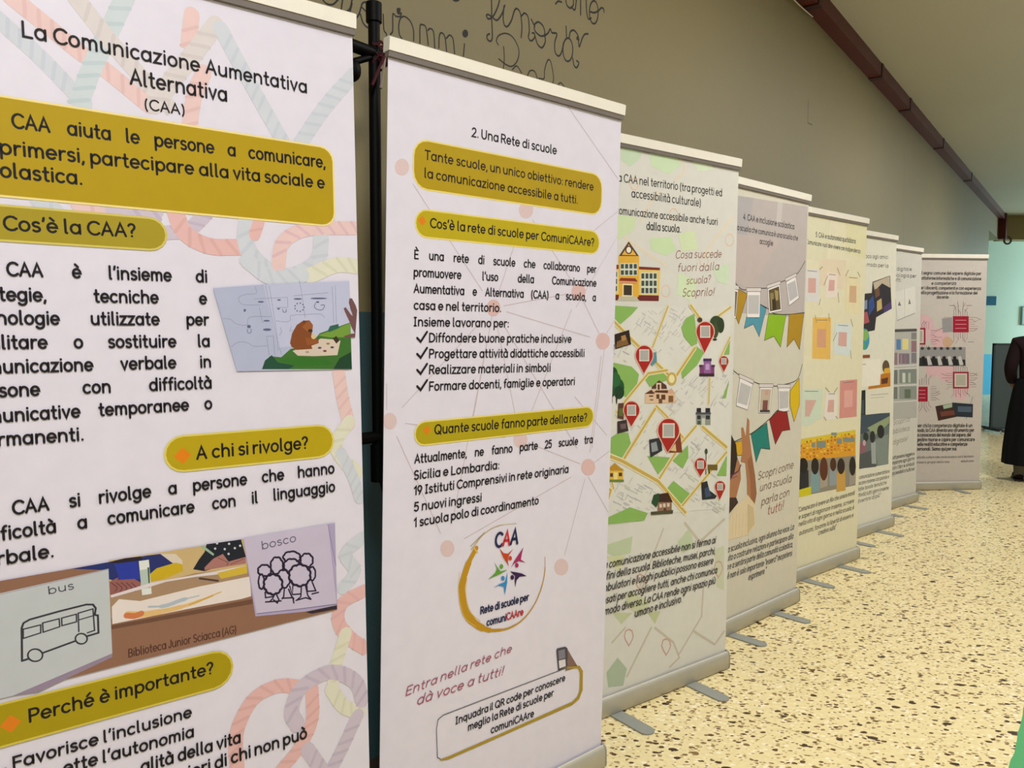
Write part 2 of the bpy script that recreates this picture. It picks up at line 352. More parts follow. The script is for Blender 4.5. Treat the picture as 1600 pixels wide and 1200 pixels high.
slab('trim_1', e0+Vector((.02, -.1, 0)), Vector((20, END-.1, 0)), LINT, CEIL, Vector((0, .35, 0)), M_HEAD)
slab('wall_corridor', Vector((e0.x-5, END+2.4, 0)), Vector((20, END+2.4, 0)), 0, CEIL, Vector((0, .3, 0)), M_COR)
slab('wall_right', Vector((9.2, -7, 0)), Vector((9.2, 7.6, 0)), 0, CEIL, Vector((.3, 0, 0)), wall_paint('right_wall_paint', '#b5aa8c', '#a99f83', '#6f9fa8', 1.5))
slab('wall_back', Vector((-12, -5.4, 0)), Vector((9.2, -5.4, 0)), 0, CEIL, Vector((0, -.3, 0)), wall_paint('back_wall_paint', '#b5aa8c', '#a99f83', '#6f9fa8', 1.5))

# writing and marks on the long wall
ws_ = Sheet(wall, wpt(0), dW, (0, 0, 1), nW)
INK = '#140d08'
o7, o8, oL, oP = (740, 0, 7.27), (560, 0, 8), (440, 0, 8), (740, 0, 7.27)
ws_.part('handwritten_lettering')
for pts in ([(200,-40),(205,100),(205,220),(212,420),(190,468),(155,445),(155,400),(180,385)], [(300,-40),(280,60),(225,180),(170,215),(145,180),(165,165),(210,195),(265,230),(320,160),(355,60)],
            [(345,70),(335,200),(350,285),(385,300),(430,230),(460,130),(490,98),(530,150),(548,300),(540,425)], [(545,180),(580,150),(620,200),(632,350),(622,420),(650,465),(690,430),(690,380),(665,375)],
            [(655,220),(690,290),(690,280),(735,250),(790,300),(808,390),(765,410),(710,370),(690,330),(690,290)], [(695,400),(725,500),(775,542),(812,480),(810,400)],
            [(800,410),(845,375),(870,330),(890,372),(945,385),(922,480),(925,590),(965,637),(1000,590),(1020,490)], [(1050,300),(1055,420)],
            [(1125,660),(1140,740),(1170,768),(1195,715),(1170,690)], [(1085,430),(1100,360),(1140,345),(1180,395),(1195,450),(1172,440),(1180,420)], [(1190,450),(1200,530),(1232,440),(1262,390),(1300,385)],
            [(930,45),(960,15),(1000,25)], [(1045,-10),(1060,60),(1100,92),(1132,55),(1132,-20)], [(1110,80),(1150,110),(1168,-10)], [(1215,-30),(1215,170)], [(1275,-60),(1285,140),(1305,215),(1335,205)],
            [(1315,130),(1370,145),(1420,120),(1450,90),(1475,100),(1482,138)]):
    ws_.stroke(pts, 3.0, INK, o7)
ws_.stroke([(1070+56*math.cos(a/10), 565+132*math.sin(a/10)) for a in range(0, 64, 4)]+[(1126, 565)], 3.0, INK, o7)
ws_.stroke([(1365+50*math.cos(a/10), 140+130*math.sin(a/10)) for a in range(0, 64, 4)]+[(1415, 140)], 3.0, INK, o7)
for pts in ([(310,180),(318,370),(350,430),(356,570)], [(520,110),(485,115),(495,170),(535,165),(520,205),(470,205),(430,180),(428,380),(400,430)],
            [(540,480),(512,430),(503,330),(525,230),(580,208),(650,270),(688,380),(690,510)], [(768,540),(770,330),(800,310),(845,350),(872,560)], [(868,380),(895,358),(938,400),(955,610)],
            [(1005,600),(1010,460),(1035,410),(1080,460),(1102,640)], [(1098,480),(1140,440),(1182,490),(1202,670)], [(1325,550),(1312,700)]):
    ws_.stroke(pts, 2.6, INK, o8)
ws_.disc(1335, 420, 36, INK, 50, o8); ws_.disc(1220, -8, 46, INK, 32, o8); ws_.disc(505, 130, 22, INK, 30, o8)
for pts in ([(500,-20),(560,45),(640,55),(712,-10)], [(762,-10),(750,150),(845,120),(882,-10)], [(880,40),(855,170),(890,256),(960,190),(990,100),(1012,40),(1070,28),(1150,85)], [(1000,90),(1080,160),(1170,182)], [(985,180),(1020,290),(1085,348),(1170,340)]):
    ws_.stroke(pts, 2.8, INK, oL)
for pts in ([(280,510),(258,460),(290,400),(370,380),(450,430),(512,560),(500,680),(440,752),(370,735),(285,670)], [(340,530),(348,660),(338,780)], [(440,790),(490,750),(545,830)], [(600,890),(640,805),(695,815),(725,900)],
            [(740,890),(800,892),(805,800),(838,690),(870,690),(895,790),(907,900),(893,960)], [(940,1000),(985,940),(1040,1000)]):
    ws_.stroke(pts, 2.3, INK, oP)
ws_.part('scratch_mark')
ws_.stroke([(1263,156),(1262,192),(1269,195)], 1.8, '#453d28', sm=False); ws_.stroke([(1505,352),(1504,368)], 1.4, '#554c33')
ws_.stroke([(1413,235),(1411,420)], 1.2, '#5f5638', sm=False); ws_.flush()

# red-brown boxed duct under the ceiling, along the top of the wall
RED = mat('#54190f', .5); RED2 = mat('#35110b', .5)
t = empty('cable_duct', wpt(2.2, 0, CEIL))
tag(t, 'red-brown boxed duct running along the top of the olive wall under the ceiling', 'duct')
T = Matrix.Translation(wpt(2.2, 0, CEIL)).inverted()
def along(mb, y0, y1, w_, h_, mt, up=.0):
    vs = [T @ wpt(y, o, z) for y in (y0, y1) for o, z in ((0.001, CEIL-h_-up), (w_, CEIL-h_-up), (w_, CEIL-up-.001), (0.001, CEIL-up-.001))]
    mb.add(vs, [(0,1,2,3),(7,6,5,4),(0,4,5,1),(1,5,6,2),(2,6,7,3),(3,7,4,0)], mt)
mb = MB(); along(mb, 2.2, END-.15, .105, .112, RED); mb.build('duct_body', t)
for y in (4.55, 5.5, 7.0, 8.0, 9.6, 11.6):
    mb = MB(); along(mb, y, y+.06, .112, .120, RED2); mb.build('joint_collar', t)
mb = MB(); cab = []
for k in range(9): cab.append(T @ wpt(4.62+k*.13, .012+.02*math.sin(k*math.pi/8), CEIL-.118-.05*math.sin(k*math.pi/8)))
mb.path(cab, .004, mat('#c9c0a4', .6), 6); mb.build('loose_cable', t, smooth=True)
mb = MB(); along(mb, END-.33, END-.15, .13, .5, RED); b_ = mb.build('end_bracket', t)
mb = MB(); c = T @ wpt(END-.2, .15, CEIL-.52)
mb.path([c+Vector((.07*math.cos(a), 0, .07*math.sin(a))) for a in [k*.5 for k in range(-7, 4)]], .018, mat('#5b4a40', .4)); mb.build('hook', b_)

# ------------------------------------------------------------------ banners: hardware
BW = .85; HT = 2.151; HB = .0808
ALU = '#b6b2a4'
ROW = 'roll-up banners standing in a row along the wall'
SPOT = {1: (-.6725,1.5376,.6624,-.0119,.0023), 2: (-.0259,2.2059,.7151,.0142,-.0172), 3: (.5753,2.9891,.6365,.001,-.0084), 4: (1.2095,3.7794,.7416,-.0027,-.0086),
        5: (1.8757,4.5917,.6951,.0044,.0011), 6: (2.5067,5.437,.6834,-.0032,.0131), 7: (3.1268,6.2866,.673,-.0029,.0084), 8: (3.8991,7.0444,.0909,-.0043,.0009)}
M_ALU = mat(ALU, .5, .35, .5); M_ALU2 = mat('#8d8b80', .4, .6); M_DARK = mat('#2b2928', .6); M_CAP = mat('#8f8f82', .5); M_RAIL = mat('#f1ede2', .4, .15); M_GREY = mat('#78716e', .5); M_FOOT = mat('#93968f', .5, .1)
def banner(i, label, paper='#ddd5d8'):
    x, y, th, lat, lean = SPOT[i]
    r = tag(empty('roll_up_banner', (x, y, 0), th), label, 'banner', ROW)
    sh = lambda u, yy, z: (u+lat*z, yy+lean*z, z)
    hw = .434
    pr = [(-.016,.004),(-.020,.010),(-.020,.058),(-.017,.070),(-.008,.0775),(-.008,.066),(.010,.066),(.010,.0775),(.040,.072),(.060,.045),(.058,.004)]
    mb = MB(); mb.extrude(pr, -hw+.006, hw-.006, M_ALU)
    base = mb.build('base_cassette', r, smooth=True)
    for sgn in (-1, 1):
        mb = MB(); mb.extrude([(y_*1.03, z_+(.0012 if z_ > .01 else 0)) for y_, z_ in pr if z_ != .066], *sorted((sgn*(hw-.006), sgn*hw)), M_CAP); mb.build('end_cap', base, smooth=True)
    mb = MB(); mb.box((-hw+.01, -.0078, .066), (hw-.01, .0098, .0668), M_DARK); mb.build('slot', base)
    for u in (-.235, .188):
        mb = MB(); out = [(u-.03, .05), (u-.03, -.17)]+[(u+.03*math.cos(a), -.17+.03*math.sin(a)) for a in [math.pi*(1+k/8) for k in range(1, 8)]]+[(u+.03, -.17), (u+.03, .05)]
        n = len(out); mb.add([(p, q, .0005) for p, q in out]+[(p, q, .0055) for p, q in out], [tuple(range(n)), tuple(range(2*n-1, n-1, -1))]+[(k, (k+1) % n, n+(k+1) % n, n+k) for k in range(n)], M_FOOT); mb.build('foot', r)
    mb = MB(); mb.tube(sh(0, .03, .06), sh(0, .03, HT-.02), .009, M_GREY); mb.build('support_pole', r)
    mb = MB(); k = HT-.001
    pr = [(-.012, -.034), (-.014, -.004), (-.008, 0), (.014, 0), (.016, -.034)]
    vs = [sh(s_*.4295, p, HT+q) for s_ in (-1, 1) for p, q in pr]; n = len(pr)
    mb.add(vs, [(j, (j+1) % n, n+(j+1) % n, n+j) for j in range(n)]+[tuple(range(n-1, -1, -1)), tuple(range(n, 2*n))], M_RAIL); rail = mb.build('top_rail', r)
    mb = MB(); vs = [sh(s_*.4285, p, HT+q) for s_ in (-1, 1) for p, q in ((-.008, -.047), (-.010, -.034), (.010, -.034), (.008, -.047))]
    mb.add(vs, [(j, (j+1) % 4, 4+(j+1) % 4, 4+j) for j in range(4)]+[(3,2,1,0),(4,5,6,7)], M_GREY); mb.build('clamp_strip', rail)
    mb = MB(); vs = [sh(u, yy, z) for yy in (0, .0016) for u, z in ((-.425, .067), (.425, .067), (.425, HT-.048), (-.425, HT-.048))]
    mb.add(vs, [(0,1,2,3),(7,6,5,4),(0,4,5,1),(1,5,6,2),(2,6,7,3),(3,7,4,0)], mat(paper, .42, 0, .35)); panel = mb.build('printed_panel', r)
    X = Vector((math.cos(th), math.sin(th), 0)); B = Vector((-math.sin(th), math.cos(th), 0))
    W4 = Matrix.Translation((x, y, 0)) @ Matrix.Rotation(th, 4, 'Z')
    return Sheet(panel, (x, y, 0), X, X*lat+B*lean+Vector((0, 0, 1)), -B, .4245, W4.inverted())
YEL, YEL2, EDGE, ORA, BLK = '#ab9000', '#b5a208', '#e2d070', '#d97c0a', '#171215'
def rope(s, pts, wpx, c, c2, o=(0, 0, 1)):
    h6 = lambda h: [int(h[i:i+2], 16) for i in (1, 3, 5)]
    mixc = lambda a, b, k: '#%02x%02x%02x' % tuple(int(k*x+(1-k)*y) for x, y in zip(h6(a), h6(b)))
    c = mixc(c, '#cfc8d0', .72); c2 = mixc(mixc(c2, '#c4bcc4', .75), c, .55); s.part(s.name)
    s.stroke(pts, wpx, c, o)
    q = [s.at(o[0]+x/o[2], o[1]+y/o[2]) for x, y in pts]; k = s.size(o[0]+pts[0][0]/o[2], o[1]+pts[0][1]/o[2], 1)*wpx
    L = smooth(q, 8); acc = 0; TV, TF = [], []
    for a, b in zip(L[:-1], L[1:]):
        acc += (b-a).length
        if acc > k*.75 and (b-a).length > 1e-6:
            acc = 0; d = (b-a).normalized(); n = Vector((-d.y, d.x)); v, f = ribbon([b+n*k*.42-d*k*.3, b, b-n*k*.42+d*k*.3], k*.22)
            TF += [tuple(i+len(TV) for i in g_) for g_ in f]; TV += v
    if TF: s.put(TV, TF, mat(c2))
# ---- banner 1
s = banner(1, 'nearest roll-up banner at the left edge, with pastel ropes and mustard boxes', '#d8d4e3')
z1, z2, z3 = (0, 0, 2.667), (0, 400, 2.667), (0, 750, 2.667)
s.part('rope_print')
BL, BLd, PK, PKd, GY, GYd, TL, TLd, GN, GNd, PU, PUd, RD, RDd = '#c3cdd9', '#b4c0d0', '#e3bcb9', '#d6a9a6', '#d3cbca', '#c4babb', '#bfd0d6', '#aac2cb', '#d9d9c0', '#c9cba8', '#c1b4c9', '#ab9dba', '#dfa8a4', '#d09490'
for pts, wd, c, d in (([(-20,70),(180,250),(350,430)],26,BL,BLd), ([(40,-20),(200,110),(330,215),(450,300),(620,440)],27,PK,PKd), ([(530,-30),(450,140),(385,280),(330,420)],28,TL,TLd), ([(310,-20),(450,160),(580,310),(700,440)],27,GY,GYd),
                      ([(800,60),(785,180)],24,PK,PKd), ([(900,100),(810,220),(720,330),(640,440)],27,GY,GYd), ([(850,300),(810,400),(790,520)],24,PK,PKd), ([(920,120),(1000,270),(1100,450),(1180,590)],24,BL,BLd), ([(1475,310),(1360,440),(1250,600)],22,BL,BLd),
                      ([(160,830),(230,880)],26,BL,BLd), ([(330,850),(420,900)],26,PK,PKd), ([(480,870),(640,880)],30,PU,PUd), ([(690,970),(780,960),(850,900)],22,PU,PUd), ([(730,880),(770,970),(870,1025),(1000,1030)],26,RD,RDd), ([(1030,910),(1030,1030),(1110,1120),(1210,1150),(1320,1090),(1340,990)],26,BL,BLd), ([(1080,920),(1060,980)],18,RD,RDd),
                      ([(1160,1105),(1180,1010),(1280,955),(1480,950)],22,PK,'#cfa0b4'), ([(1290,1150),(1400,1105),(1490,1110)],24,GN,GNd)): rope(s, pts, wd, c, d, z1)
for pts, wd, c, d in (([(1030,20),(1130,90),(1260,80)],24,BL,BLd), ([(1410,480),(1430,600),(1455,700)],21,PK,PKd), ([(1455,690),(1400,780),(1430,850),(1490,900)],21,GN,GNd), ([(1420,820),(1470,920),(1500,1010)],18,BL,BLd)): rope(s, pts, wd, c, d, z2)
for pts, wd, c, d in (([(1510,240),(1440,310),(1480,380),(1430,450)],20,BL,BLd), ([(1520,460),(1430,510),(1410,590),(1460,660),(1520,700)],21,RD,'#d49aa0'), ([(1440,640),(1400,770),(1390,840)],21,GN,GNd), ([(1300,870),(1300,1000),(1250,1110),(1170,1210)],21,RD,RDd), ([(990,1230),(985,1060),(1050,920),(1150,860),(1240,860)],22,RD,RDd),
                      ([(1380,870),(1430,940),(1500,970)],21,GN,GNd), ([(1240,1020),(1215,960),(1260,860),(1380,800),(1480,840),(1510,920)],23,PU,PUd), ([(1490,980),(1440,1090),(1380,1210)],21,PU,PUd), ([(1280,1120),(1350,1220)],21,PU,PUd)): rope(s, pts, wd, c, d, z3)
s.part('title_lettering')
s.text('La Comunicazione Aumentativa', (97,152), (1275,386), 43, BLK, .235, o=z1); s.text('Alternativa', (545,349), (942,421), 42, BLK, .235, o=z1); s.text('(CAA)', (605,455), (768,478), 29, BLK, .22, o=z1)
s.part('heading_box'); s.pill((-190,128), (520,229), (520,350), (-190,290), .028, YEL, '#e6d48c')
bx = s; s.part('box_lettering')
s.text('La', (-42,188), (-10,194), 14.6, BLK, .265); s.text('CAA aiuta le persone a comunicare,', (20,199), (507,262), 14.8, BLK, .265, just=True); s.text('es', (-32,235), (-4,239), 14.6, BLK, .265); s.text('primersi, partecipare alla vita sociale e', (2,240), (506,294), 14.8, BLK, .265); s.text('sc', (-30,272), (-4,275), 14.6, BLK, .265); s.text('olastica.', (2,276), (127,288), 14.8, BLK, .265)
s.part('heading_pill'); s.pill((-100,312), (258,346), (258,388), (-100,370), .06, '#9f8e1e', '#cabb5c')
s.part('pill_lettering'); s.text("Cos'è la CAA?", (7,359), (211,370), 14.6, BLK, .265)
s.part('heading_pill'); s.pill((259,685), (519,664), (519,710), (259,738), .06, '#b09a08', '#d4c55e'); s.diamond(285, 712, 13, ORA)
s.part('pill_lettering'); s.text('A chi si rivolge?', (308,717), (480,700), 13.2, BLK, .265)
s.part('body_lettering')
for t_, a, b, j in (('CAA è l\'insieme di', (12,430), (322,440.5), 1), ('tegie, tecniche e', (0,469), (322,474.5), 1), ('nologie utilizzate per', (-3,506), (325,507.5), 1), ('ilitare o sostituire la', (-2,544.5), (326,541), 1), ('municazione verbale in', (-18,583), (328,573), 1), ('sone con difficoltà', (0,619.5), (329,606), 1), ('municative temporanee o', (-18,660), (330,638), 1), ('rmanenti.', (-1,696), (129,687), 0)):
    s.text(t_, a, b, 13.8, BLK, .27, just=bool(j))
for t_, a, b, j in (('CAA si rivolge a persone che hanno', (21,803), (521,738.5), 1), ('ficoltà a comunicare con il linguaggio', (3,843), (522,767), 1), ('rbale.', (-2,882), (82,869), 0)): s.text(t_, a, b, 13.8, BLK, .27, just=bool(j))
for t_, a, b in (("Favorisce l'inclusione", (22,1200), (298,1119)), ("ette l'autonomia", (100,1208), (301,1150)), ('alità della vita', (221,1206), (374,1159)), ('ieri di chi non può', (296,1214), (478,1152))): s.text(t_, a, b, 12.6, BLK, .27)
s.text('.', (5,1203), (10,1202), 17, BLK, .35)
s.part('heading_pill'); s.pill((-60,1118), (361,1012), (361,1066), (-60,1182), .07, '#a28f00', '#cbb948'); s.diamond(16.5, 1130, 14, '#d87a14')
s.part('pill_lettering'); s.text('Perché è importante?', (47,1127), (332,1051), 13.6, BLK, .265)
# bear picture with a hand holding it
k1 = (320, 420, 6.154)
s.part('picture_print')
s.poly([(75,188),(560,150),(1385,118),(1410,965),(305,985)], '#aab0cc', k1); s.poly([(560,150),(1385,118),(1395,560),(1150,700),(700,760)], '#b6bad6', k1)
s.poly([(545,965),(620,840),(730,850),(820,770),(1000,740),(1100,620),(1395,515),(1410,965)], '#3a6a2a', k1); s.poly([(1080,640),(1250,580),(1395,520),(1398,660),(1200,660)], '#6e9438', k1); s.poly([(1230,965),(1290,860),(1400,800),(1410,965)], '#183f28', k1); s.poly([(545,965),(575,880),(640,830),(700,900),(860,930),(800,965)], '#1d4a38', k1)
s.poly([(1180,590),(1200,550),(1280,530),(1285,570),(1190,610)], '#2c5d50', k1); s.poly([(700,880),(900,850),(1150,870),(1230,920),(900,940)], '#2f6a22', k1)
s.poly([(840,790),(1060,700),(1110,670),(1240,680),(1300,690),(1270,830),(1050,840),(890,835)], '#cbbcae', k1); s.poly([(1225,670),(1260,645),(1290,690),(1260,720)], '#3a2a1e', k1)
for x, y, c in ((1100,760,'#4a4a6a'),(1150,790,'#7a3a4a'),(1220,755,'#3a4468'),(1180,720,'#8a7a5a'),(980,800,'#a08a8a')): s.disc(x, y, 18, c, 10, k1)
s.poly([(815,715),(835,620),(880,540),(940,500),(1000,495),(1035,540),(1030,600),(1020,640),(1090,680),(1090,715),(1020,740),(1030,770),(880,780),(830,750)], '#7d4522', k1); s.poly([(930,560),(990,500),(1035,545),(1030,605),(990,610)], '#94562a', k1); s.disc(1010, 595, 22, '#3e2417', 16, k1); s.disc(1042, 650, 24, '#cdb98a', 26, k1); s.poly([(960,660),(1090,685),(1085,712),(980,735)], '#8c5026', k1); s.disc(950, 510, 14, '#6d3a1c', 14, k1)
for pts in ([(480,170),(490,235),(400,245),(330,270),(325,310),(370,345),(530,350)], [(580,160),(640,460),(680,640),(735,830)], [(615,165),(660,440),(690,640),(700,780)], [(170,480),(240,485),(300,530),(400,540),(430,465),(640,460)], [(250,750),(320,705),(400,710),(470,745),(590,740)], [(905,120),(925,220),(960,470)], [(470,290),(790,275),(795,370),(680,375)], [(520,370),(545,500),(560,520)], [(680,500),(780,510),(820,490),(825,450),(960,440),(1100,435),(1150,470)], [(585,650),(655,645),(670,850)], [(590,660),(615,830)], [(850,590),(810,600),(830,550)], [(1220,170),(1235,520)], [(1250,160),(1260,520)], [(850,260),(1180,230)], [(720,560),(735,600),(715,640)]):
    s.stroke(pts, .55, '#7c80a0', k1, sm=len(pts) > 4)
for x, y, rx, ry in ((380,400,12,14),(420,555,18,16),(595,585,40,12),(535,318,30,8),(590,500,30,8),(710,300,18,7),(705,385,14,7),(890,290,40,8),(1090,285,80,8),(1080,320,16,8)): s.disc(x, y, rx, '#5a5e80', ry, k1)
for a in range(9): s.disc(905+44*math.cos(a*.7), 370+40*math.sin(a*.7), 7, '#5a5e80', 7, k1)
s.stroke([(1060,330),(1050,370),(1090,395),(1130,390),(1145,350),(1110,350)], 1, '#5a5e80', k1); s.stroke([(745,390),(750,415),(775,415),(778,388)], 1, '#5a5e80', k1); s.stroke([(405,580),(410,615),(440,612),(440,578)], .8, '#5a5e80', k1)
s.part('hand_print')
s.poly([(1440,660),(1350,660),(1325,650),(1400,625),(1440,620),(1400,540),(1345,420),(1330,380),(1350,370),(1400,440),(1425,460),(1380,330),(1385,285),(1410,285),(1445,350),(1460,400)], '#6d4a4c', k1)
# table photo with two cards
c4, c2_, c3 = (0, 850, 5.215), (160, 820, 6.667), (370, 800, 6)
s.part('photo_print')
s.poly([(-60,917.5),(522,817),(526,952),(-60,1102)], '#8a6450'); s.poly([(168,888),(520,818),(522,905),(172,966)], '#a08368')
s.poly([(60,370),(1500,140),(1500,440),(960,500),(80,740)], '#c2a878', c2_)
s.poly([(-320,455),(60,385),(440,320),(600,300),(720,370),(740,440),(480,600),(200,610),(60,560),(60,470)], '#222d6a', c2_); s.poly([(60,385),(230,345),(400,325),(410,360),(160,400)], '#241c28', c2_); s.poly([(120,400),(360,380),(390,560),(180,590)], '#26369a', c2_)
s.poly([(600,300),(760,300),(830,370),(830,420),(720,390)], '#cfc3b4', c2_); s.poly([(480,520),(560,450),(760,390),(830,410),(835,480),(640,560),(490,590)], '#c2a41c', c2_)
s.poly([(70,590),(160,545),(160,570),(330,560),(400,600),(390,650),(80,740)], '#8f5a56', c2_); [s.stroke([(90+i*52,600),(150+i*50,650),(130+i*52,690)], 1.2, '#5d3540', c2_) for i in range(5)]
s.poly([(375,375),(480,360),(510,715),(410,730)], '#d6d9d6', c2_); s.poly([(385,470),(470,455),(490,655),(405,665)], '#aebdb6', c2_); s.poly([(465,440),(485,440),(495,650),(480,650)], '#3f5a4c', c2_)
s.poly([(940,460),(1000,360),(1060,280),(1080,200),(1440,150),(1490,330),(1320,400),(1060,480)], '#171d2a', c2_)
for x, y in ((1170,245),(1270,250),(1375,240),(1315,195),(1310,300),(1430,215),(1190,190)): s.disc(x, y, 12, '#bfc2c8', 12, c2_)
s.poly([(1010,220),(1050,215),(1160,300),(1150,320)], '#8fae9a', c2_); s.poly([(1060,440),(1150,350),(1250,300),(1310,380),(1490,330),(1490,400),(1300,430),(1060,470)], '#a3706a', c2_); s.stroke([(1200,340),(1300,390),(1290,420)], 1, '#6d444a', c2_); s.stroke([(1330,410),(1470,350)], 1, '#6d444a', c2_)
s.poly([(500,600),(1060,500),(1180,480),(1490,420),(1500,480),(960,540),(660,590),(500,640),(90,755),(80,730)], '#d5cbd0', c2_); s.poly([(1190,500),(1500,420),(1505,500),(1230,560)], '#c9ac3a', c2_); s.stroke([(1010,555),(1200,580)], 3, '#4a3a34', c2_)
s.poly([(90,1045),(1560,770),(1560,820),(90,1085)], '#6a4a3a', c2_); s.poly([(95,850),(170,770),(390,790),(1000,640),(1530,535),(1545,740),(1440,770),(1000,850),(100,1030)], '#dcd2cf', c2_)
s.stroke([(260,930),(420,930),(700,880),(950,810),(1230,695)], [10, 9, 7, 5, 2], '#d8b478', c2_); s.stroke([(250,940),(330,945),(400,920)], 9, '#c8764a', c2_); s.stroke([(480,850),(650,840),(820,780),(1000,735)], [3, 6, 6, 2], '#a9b5c2', c2_); s.stroke([(900,830),(1080,760),(1220,700)], [2, 3, 1], '#caa04a', c2_)
s.text('Biblioteca Junior Sciacca (AG)', (201,1026), (368,988), 8.5, '#4f2f2a', .2)
s.part('card_print'); s.poly([(-60,940),(169,888),(175,1020),(20,1086),(-60,1105)], '#b9bec4'); s.poly([(175,1020),(175,1026),(60,1080),(20,1086)], '#8f8098'); s.stroke([(-60,942),(100,905),(169,889)], 1.2, '#9a93a6', sm=False)
s.part('card_lettering'); s.text('bus', (400,405), (597,362), 42, '#4a4d58', .21, o=c4)
s.part('bus_drawing'); K = '#33343c'
for pts, wd in (([(178,948),(175,680),(190,640),(240,612),(480,545),(700,490),(755,490),(778,520),(770,575),(795,578),(800,720),(705,748)],2.0), ([(615,785),(350,882)],2), ([(178,948),(228,932)],2.2), ([(190,690),(330,655),(330,720),(190,765)],1.4), ([(345,640),(480,605),(485,670),(350,715),(345,640)],1.4), ([(500,600),(620,568),(622,630),(503,662),(500,600)],1.4), ([(640,710),(635,560),(755,525),(768,700),(710,720)],1.4), ([(640,615),(760,580)],1.2), ([(185,690),(185,765)],2)):
    s.stroke(pts, wd*1.45, K, c4, sm=False)
s.stroke([(285+60*math.cos(a/8), 902+50*math.sin(a/8)) for a in range(0, 51, 3)]+[(345,902)], 2.4, K, c4); s.stroke([(660+48*math.cos(a/8), 768+42*math.sin(a/8)) for a in range(0, 51, 3)]+[(708,768)], 2.4, K, c4)
s.part('card_print'); s.poly([(55,250),(915,100),(935,870),(640,930),(170,975)], '#a79dc0', c3); s.poly([(60,245),(848,112),(930,855),(560,905),(182,948)], '#bfb6cf', c3); s.stroke([(185,950),(560,908),(935,860)], 1, '#5d4f7a', c3, sm=False); s.stroke([(848,112),(925,500)], .8, '#7c6f96', c3, sm=False); s.poly([(640,935),(935,870),(935,905),(700,950)], '#2c2330', c3)
s.part('card_lettering'); s.text('bosco', (238,347), (548,272), 50, '#5f5c74', .2, o=c3)
s.part('wood_drawing'); K = '#1f1530'
def cloud(cx, cy, rx, ry, n, wd, fill=True, a0=0, a1=360):
    pts = []
    for i in range(n*6+1):
        a = math.radians(a0+(a1-a0)*i/(n*6)); q = 1+.10*abs(math.sin(i*math.pi/6)); pts.append((cx+rx*q*math.cos(a), cy+ry*q*math.sin(a)))
    if fill: s.poly(pts[:-1], '#bfb6cf', c3)
    s.stroke(pts, wd, K, c3, sm=False)
cloud(510,420,75,50,7,3.0); cloud(650,450,55,60,8,3.0); cloud(510,500,70,60,8,3.0); cloud(370,500,55,75,8,3.0); cloud(255,545,58,50,8,3.0); cloud(700,575,30,60,7,2.7); cloud(225,650,25,65,7,2.7); cloud(430,625,60,80,8,3.0); cloud(585,590,95,95,10,3.6); cloud(335,675,82,88,10,3.6)
for pts in ([(490,690),(515,770),(520,690)], [(600,700),(595,790),(560,820)], [(640,690),(660,780),(690,815)], [(440,720),(435,790),(420,810)], [(480,720),(510,790),(530,810)], [(350,770),(330,810),(300,840)], [(365,765),(390,820),(375,850),(340,820)], [(700,650),(735,735),(660,740)], [(260,750),(265,800),(330,790)], [(420,805),(520,800),(530,850)], [(550,825),(640,800),(690,815)], [(650,670),(655,735)], [(265,840),(410,830)], [(520,770),(590,765)], [(700,765),(760,750)]): s.stroke(pts, 2.2, K, c3, sm=False)
s.flush()

# ---- banner 2
s = banner(2, 'roll-up banner with ring-shaped logo of five dancing figures, second from the left', '#d9d5e4')
z4, z5, z6, c7 = (560, 40, 3.333), (560, 380, 3), (560, 760, 2.727), (700, 800, 6)
s.part('network_print'); LN = '#c2b3ba'
N_ = {'a':(628,261),'b':(822,328),'c':(771,481),'d':(904,456),'e':(942,533),'f':(609,658),'g':(813,687),'h':(919,730),'i':(699,857),'j':(877,886)}
for a, b in (('a','c'),('b','c'),('b','d'),('c','d'),('c','e'),('c','f'),('c','g'),('c','h'),('d','e'),('d','g'),('g','h'),('h','j'),('f','i'),('f','g'),('i','h'),('c','i'),('e','h')):
    A, B = N_[a], N_[b]; s.stroke([(A[0]+(B[0]-A[0])*.12, A[1]+(B[1]-A[1])*.12), (A[0]+(B[0]-A[0])*.88, A[1]+(B[1]-A[1])*.88)], 1.3, LN)
for a, b in (((880,156),(966,280)), ((968,330),(910,375)), ((966,370),(900,480)), ((771,481),(740,650)), ((945,540),(925,700)), ((945,525),(966,500)), ((919,730),(952,705)), ((919,745),(950,800)), ((604,640),(604,600)), ((898,620),(948,680))): s.stroke([a, b], 1.2, LN)
for k, (x, y) in N_.items(): s.disc(x, y, 11, '#d3b2b2' if k in 'cdeh' else '#d3bcbe', 13)
s.part('title_lettering'); s.text('2. Una Rete di scuole', (737.6,213), (869,241), 9.5, BLK, .26)
s.part('heading_box'); s.pill((647,218), (939.5,274), (939.5,336), (647,292), .04, YEL, EDGE)
s.part('box_lettering'); s.text('Tante scuole, un unico obiettivo: rendere', (664,248.5), (926.5,297.5), 9.6, '#2a1d0c', .265); s.text('la comunicazione accessibile a tutti.', (664,277), (902,318), 9.6, '#2a1d0c', .265)
s.part('heading_pill'); s.pill((650,326.5), (935.5,364), (935.5,397.5), (650,367), .06, YEL2, EDGE); s.diamond(659.5, 345, 8, ORA)
s.part('pill_lettering'); s.text("Cos'è la rete di scuole per ComuniCAAre?", (672.5,355), (927.5,384.5), 9.6, BLK, .265)
s.part('body_lettering')
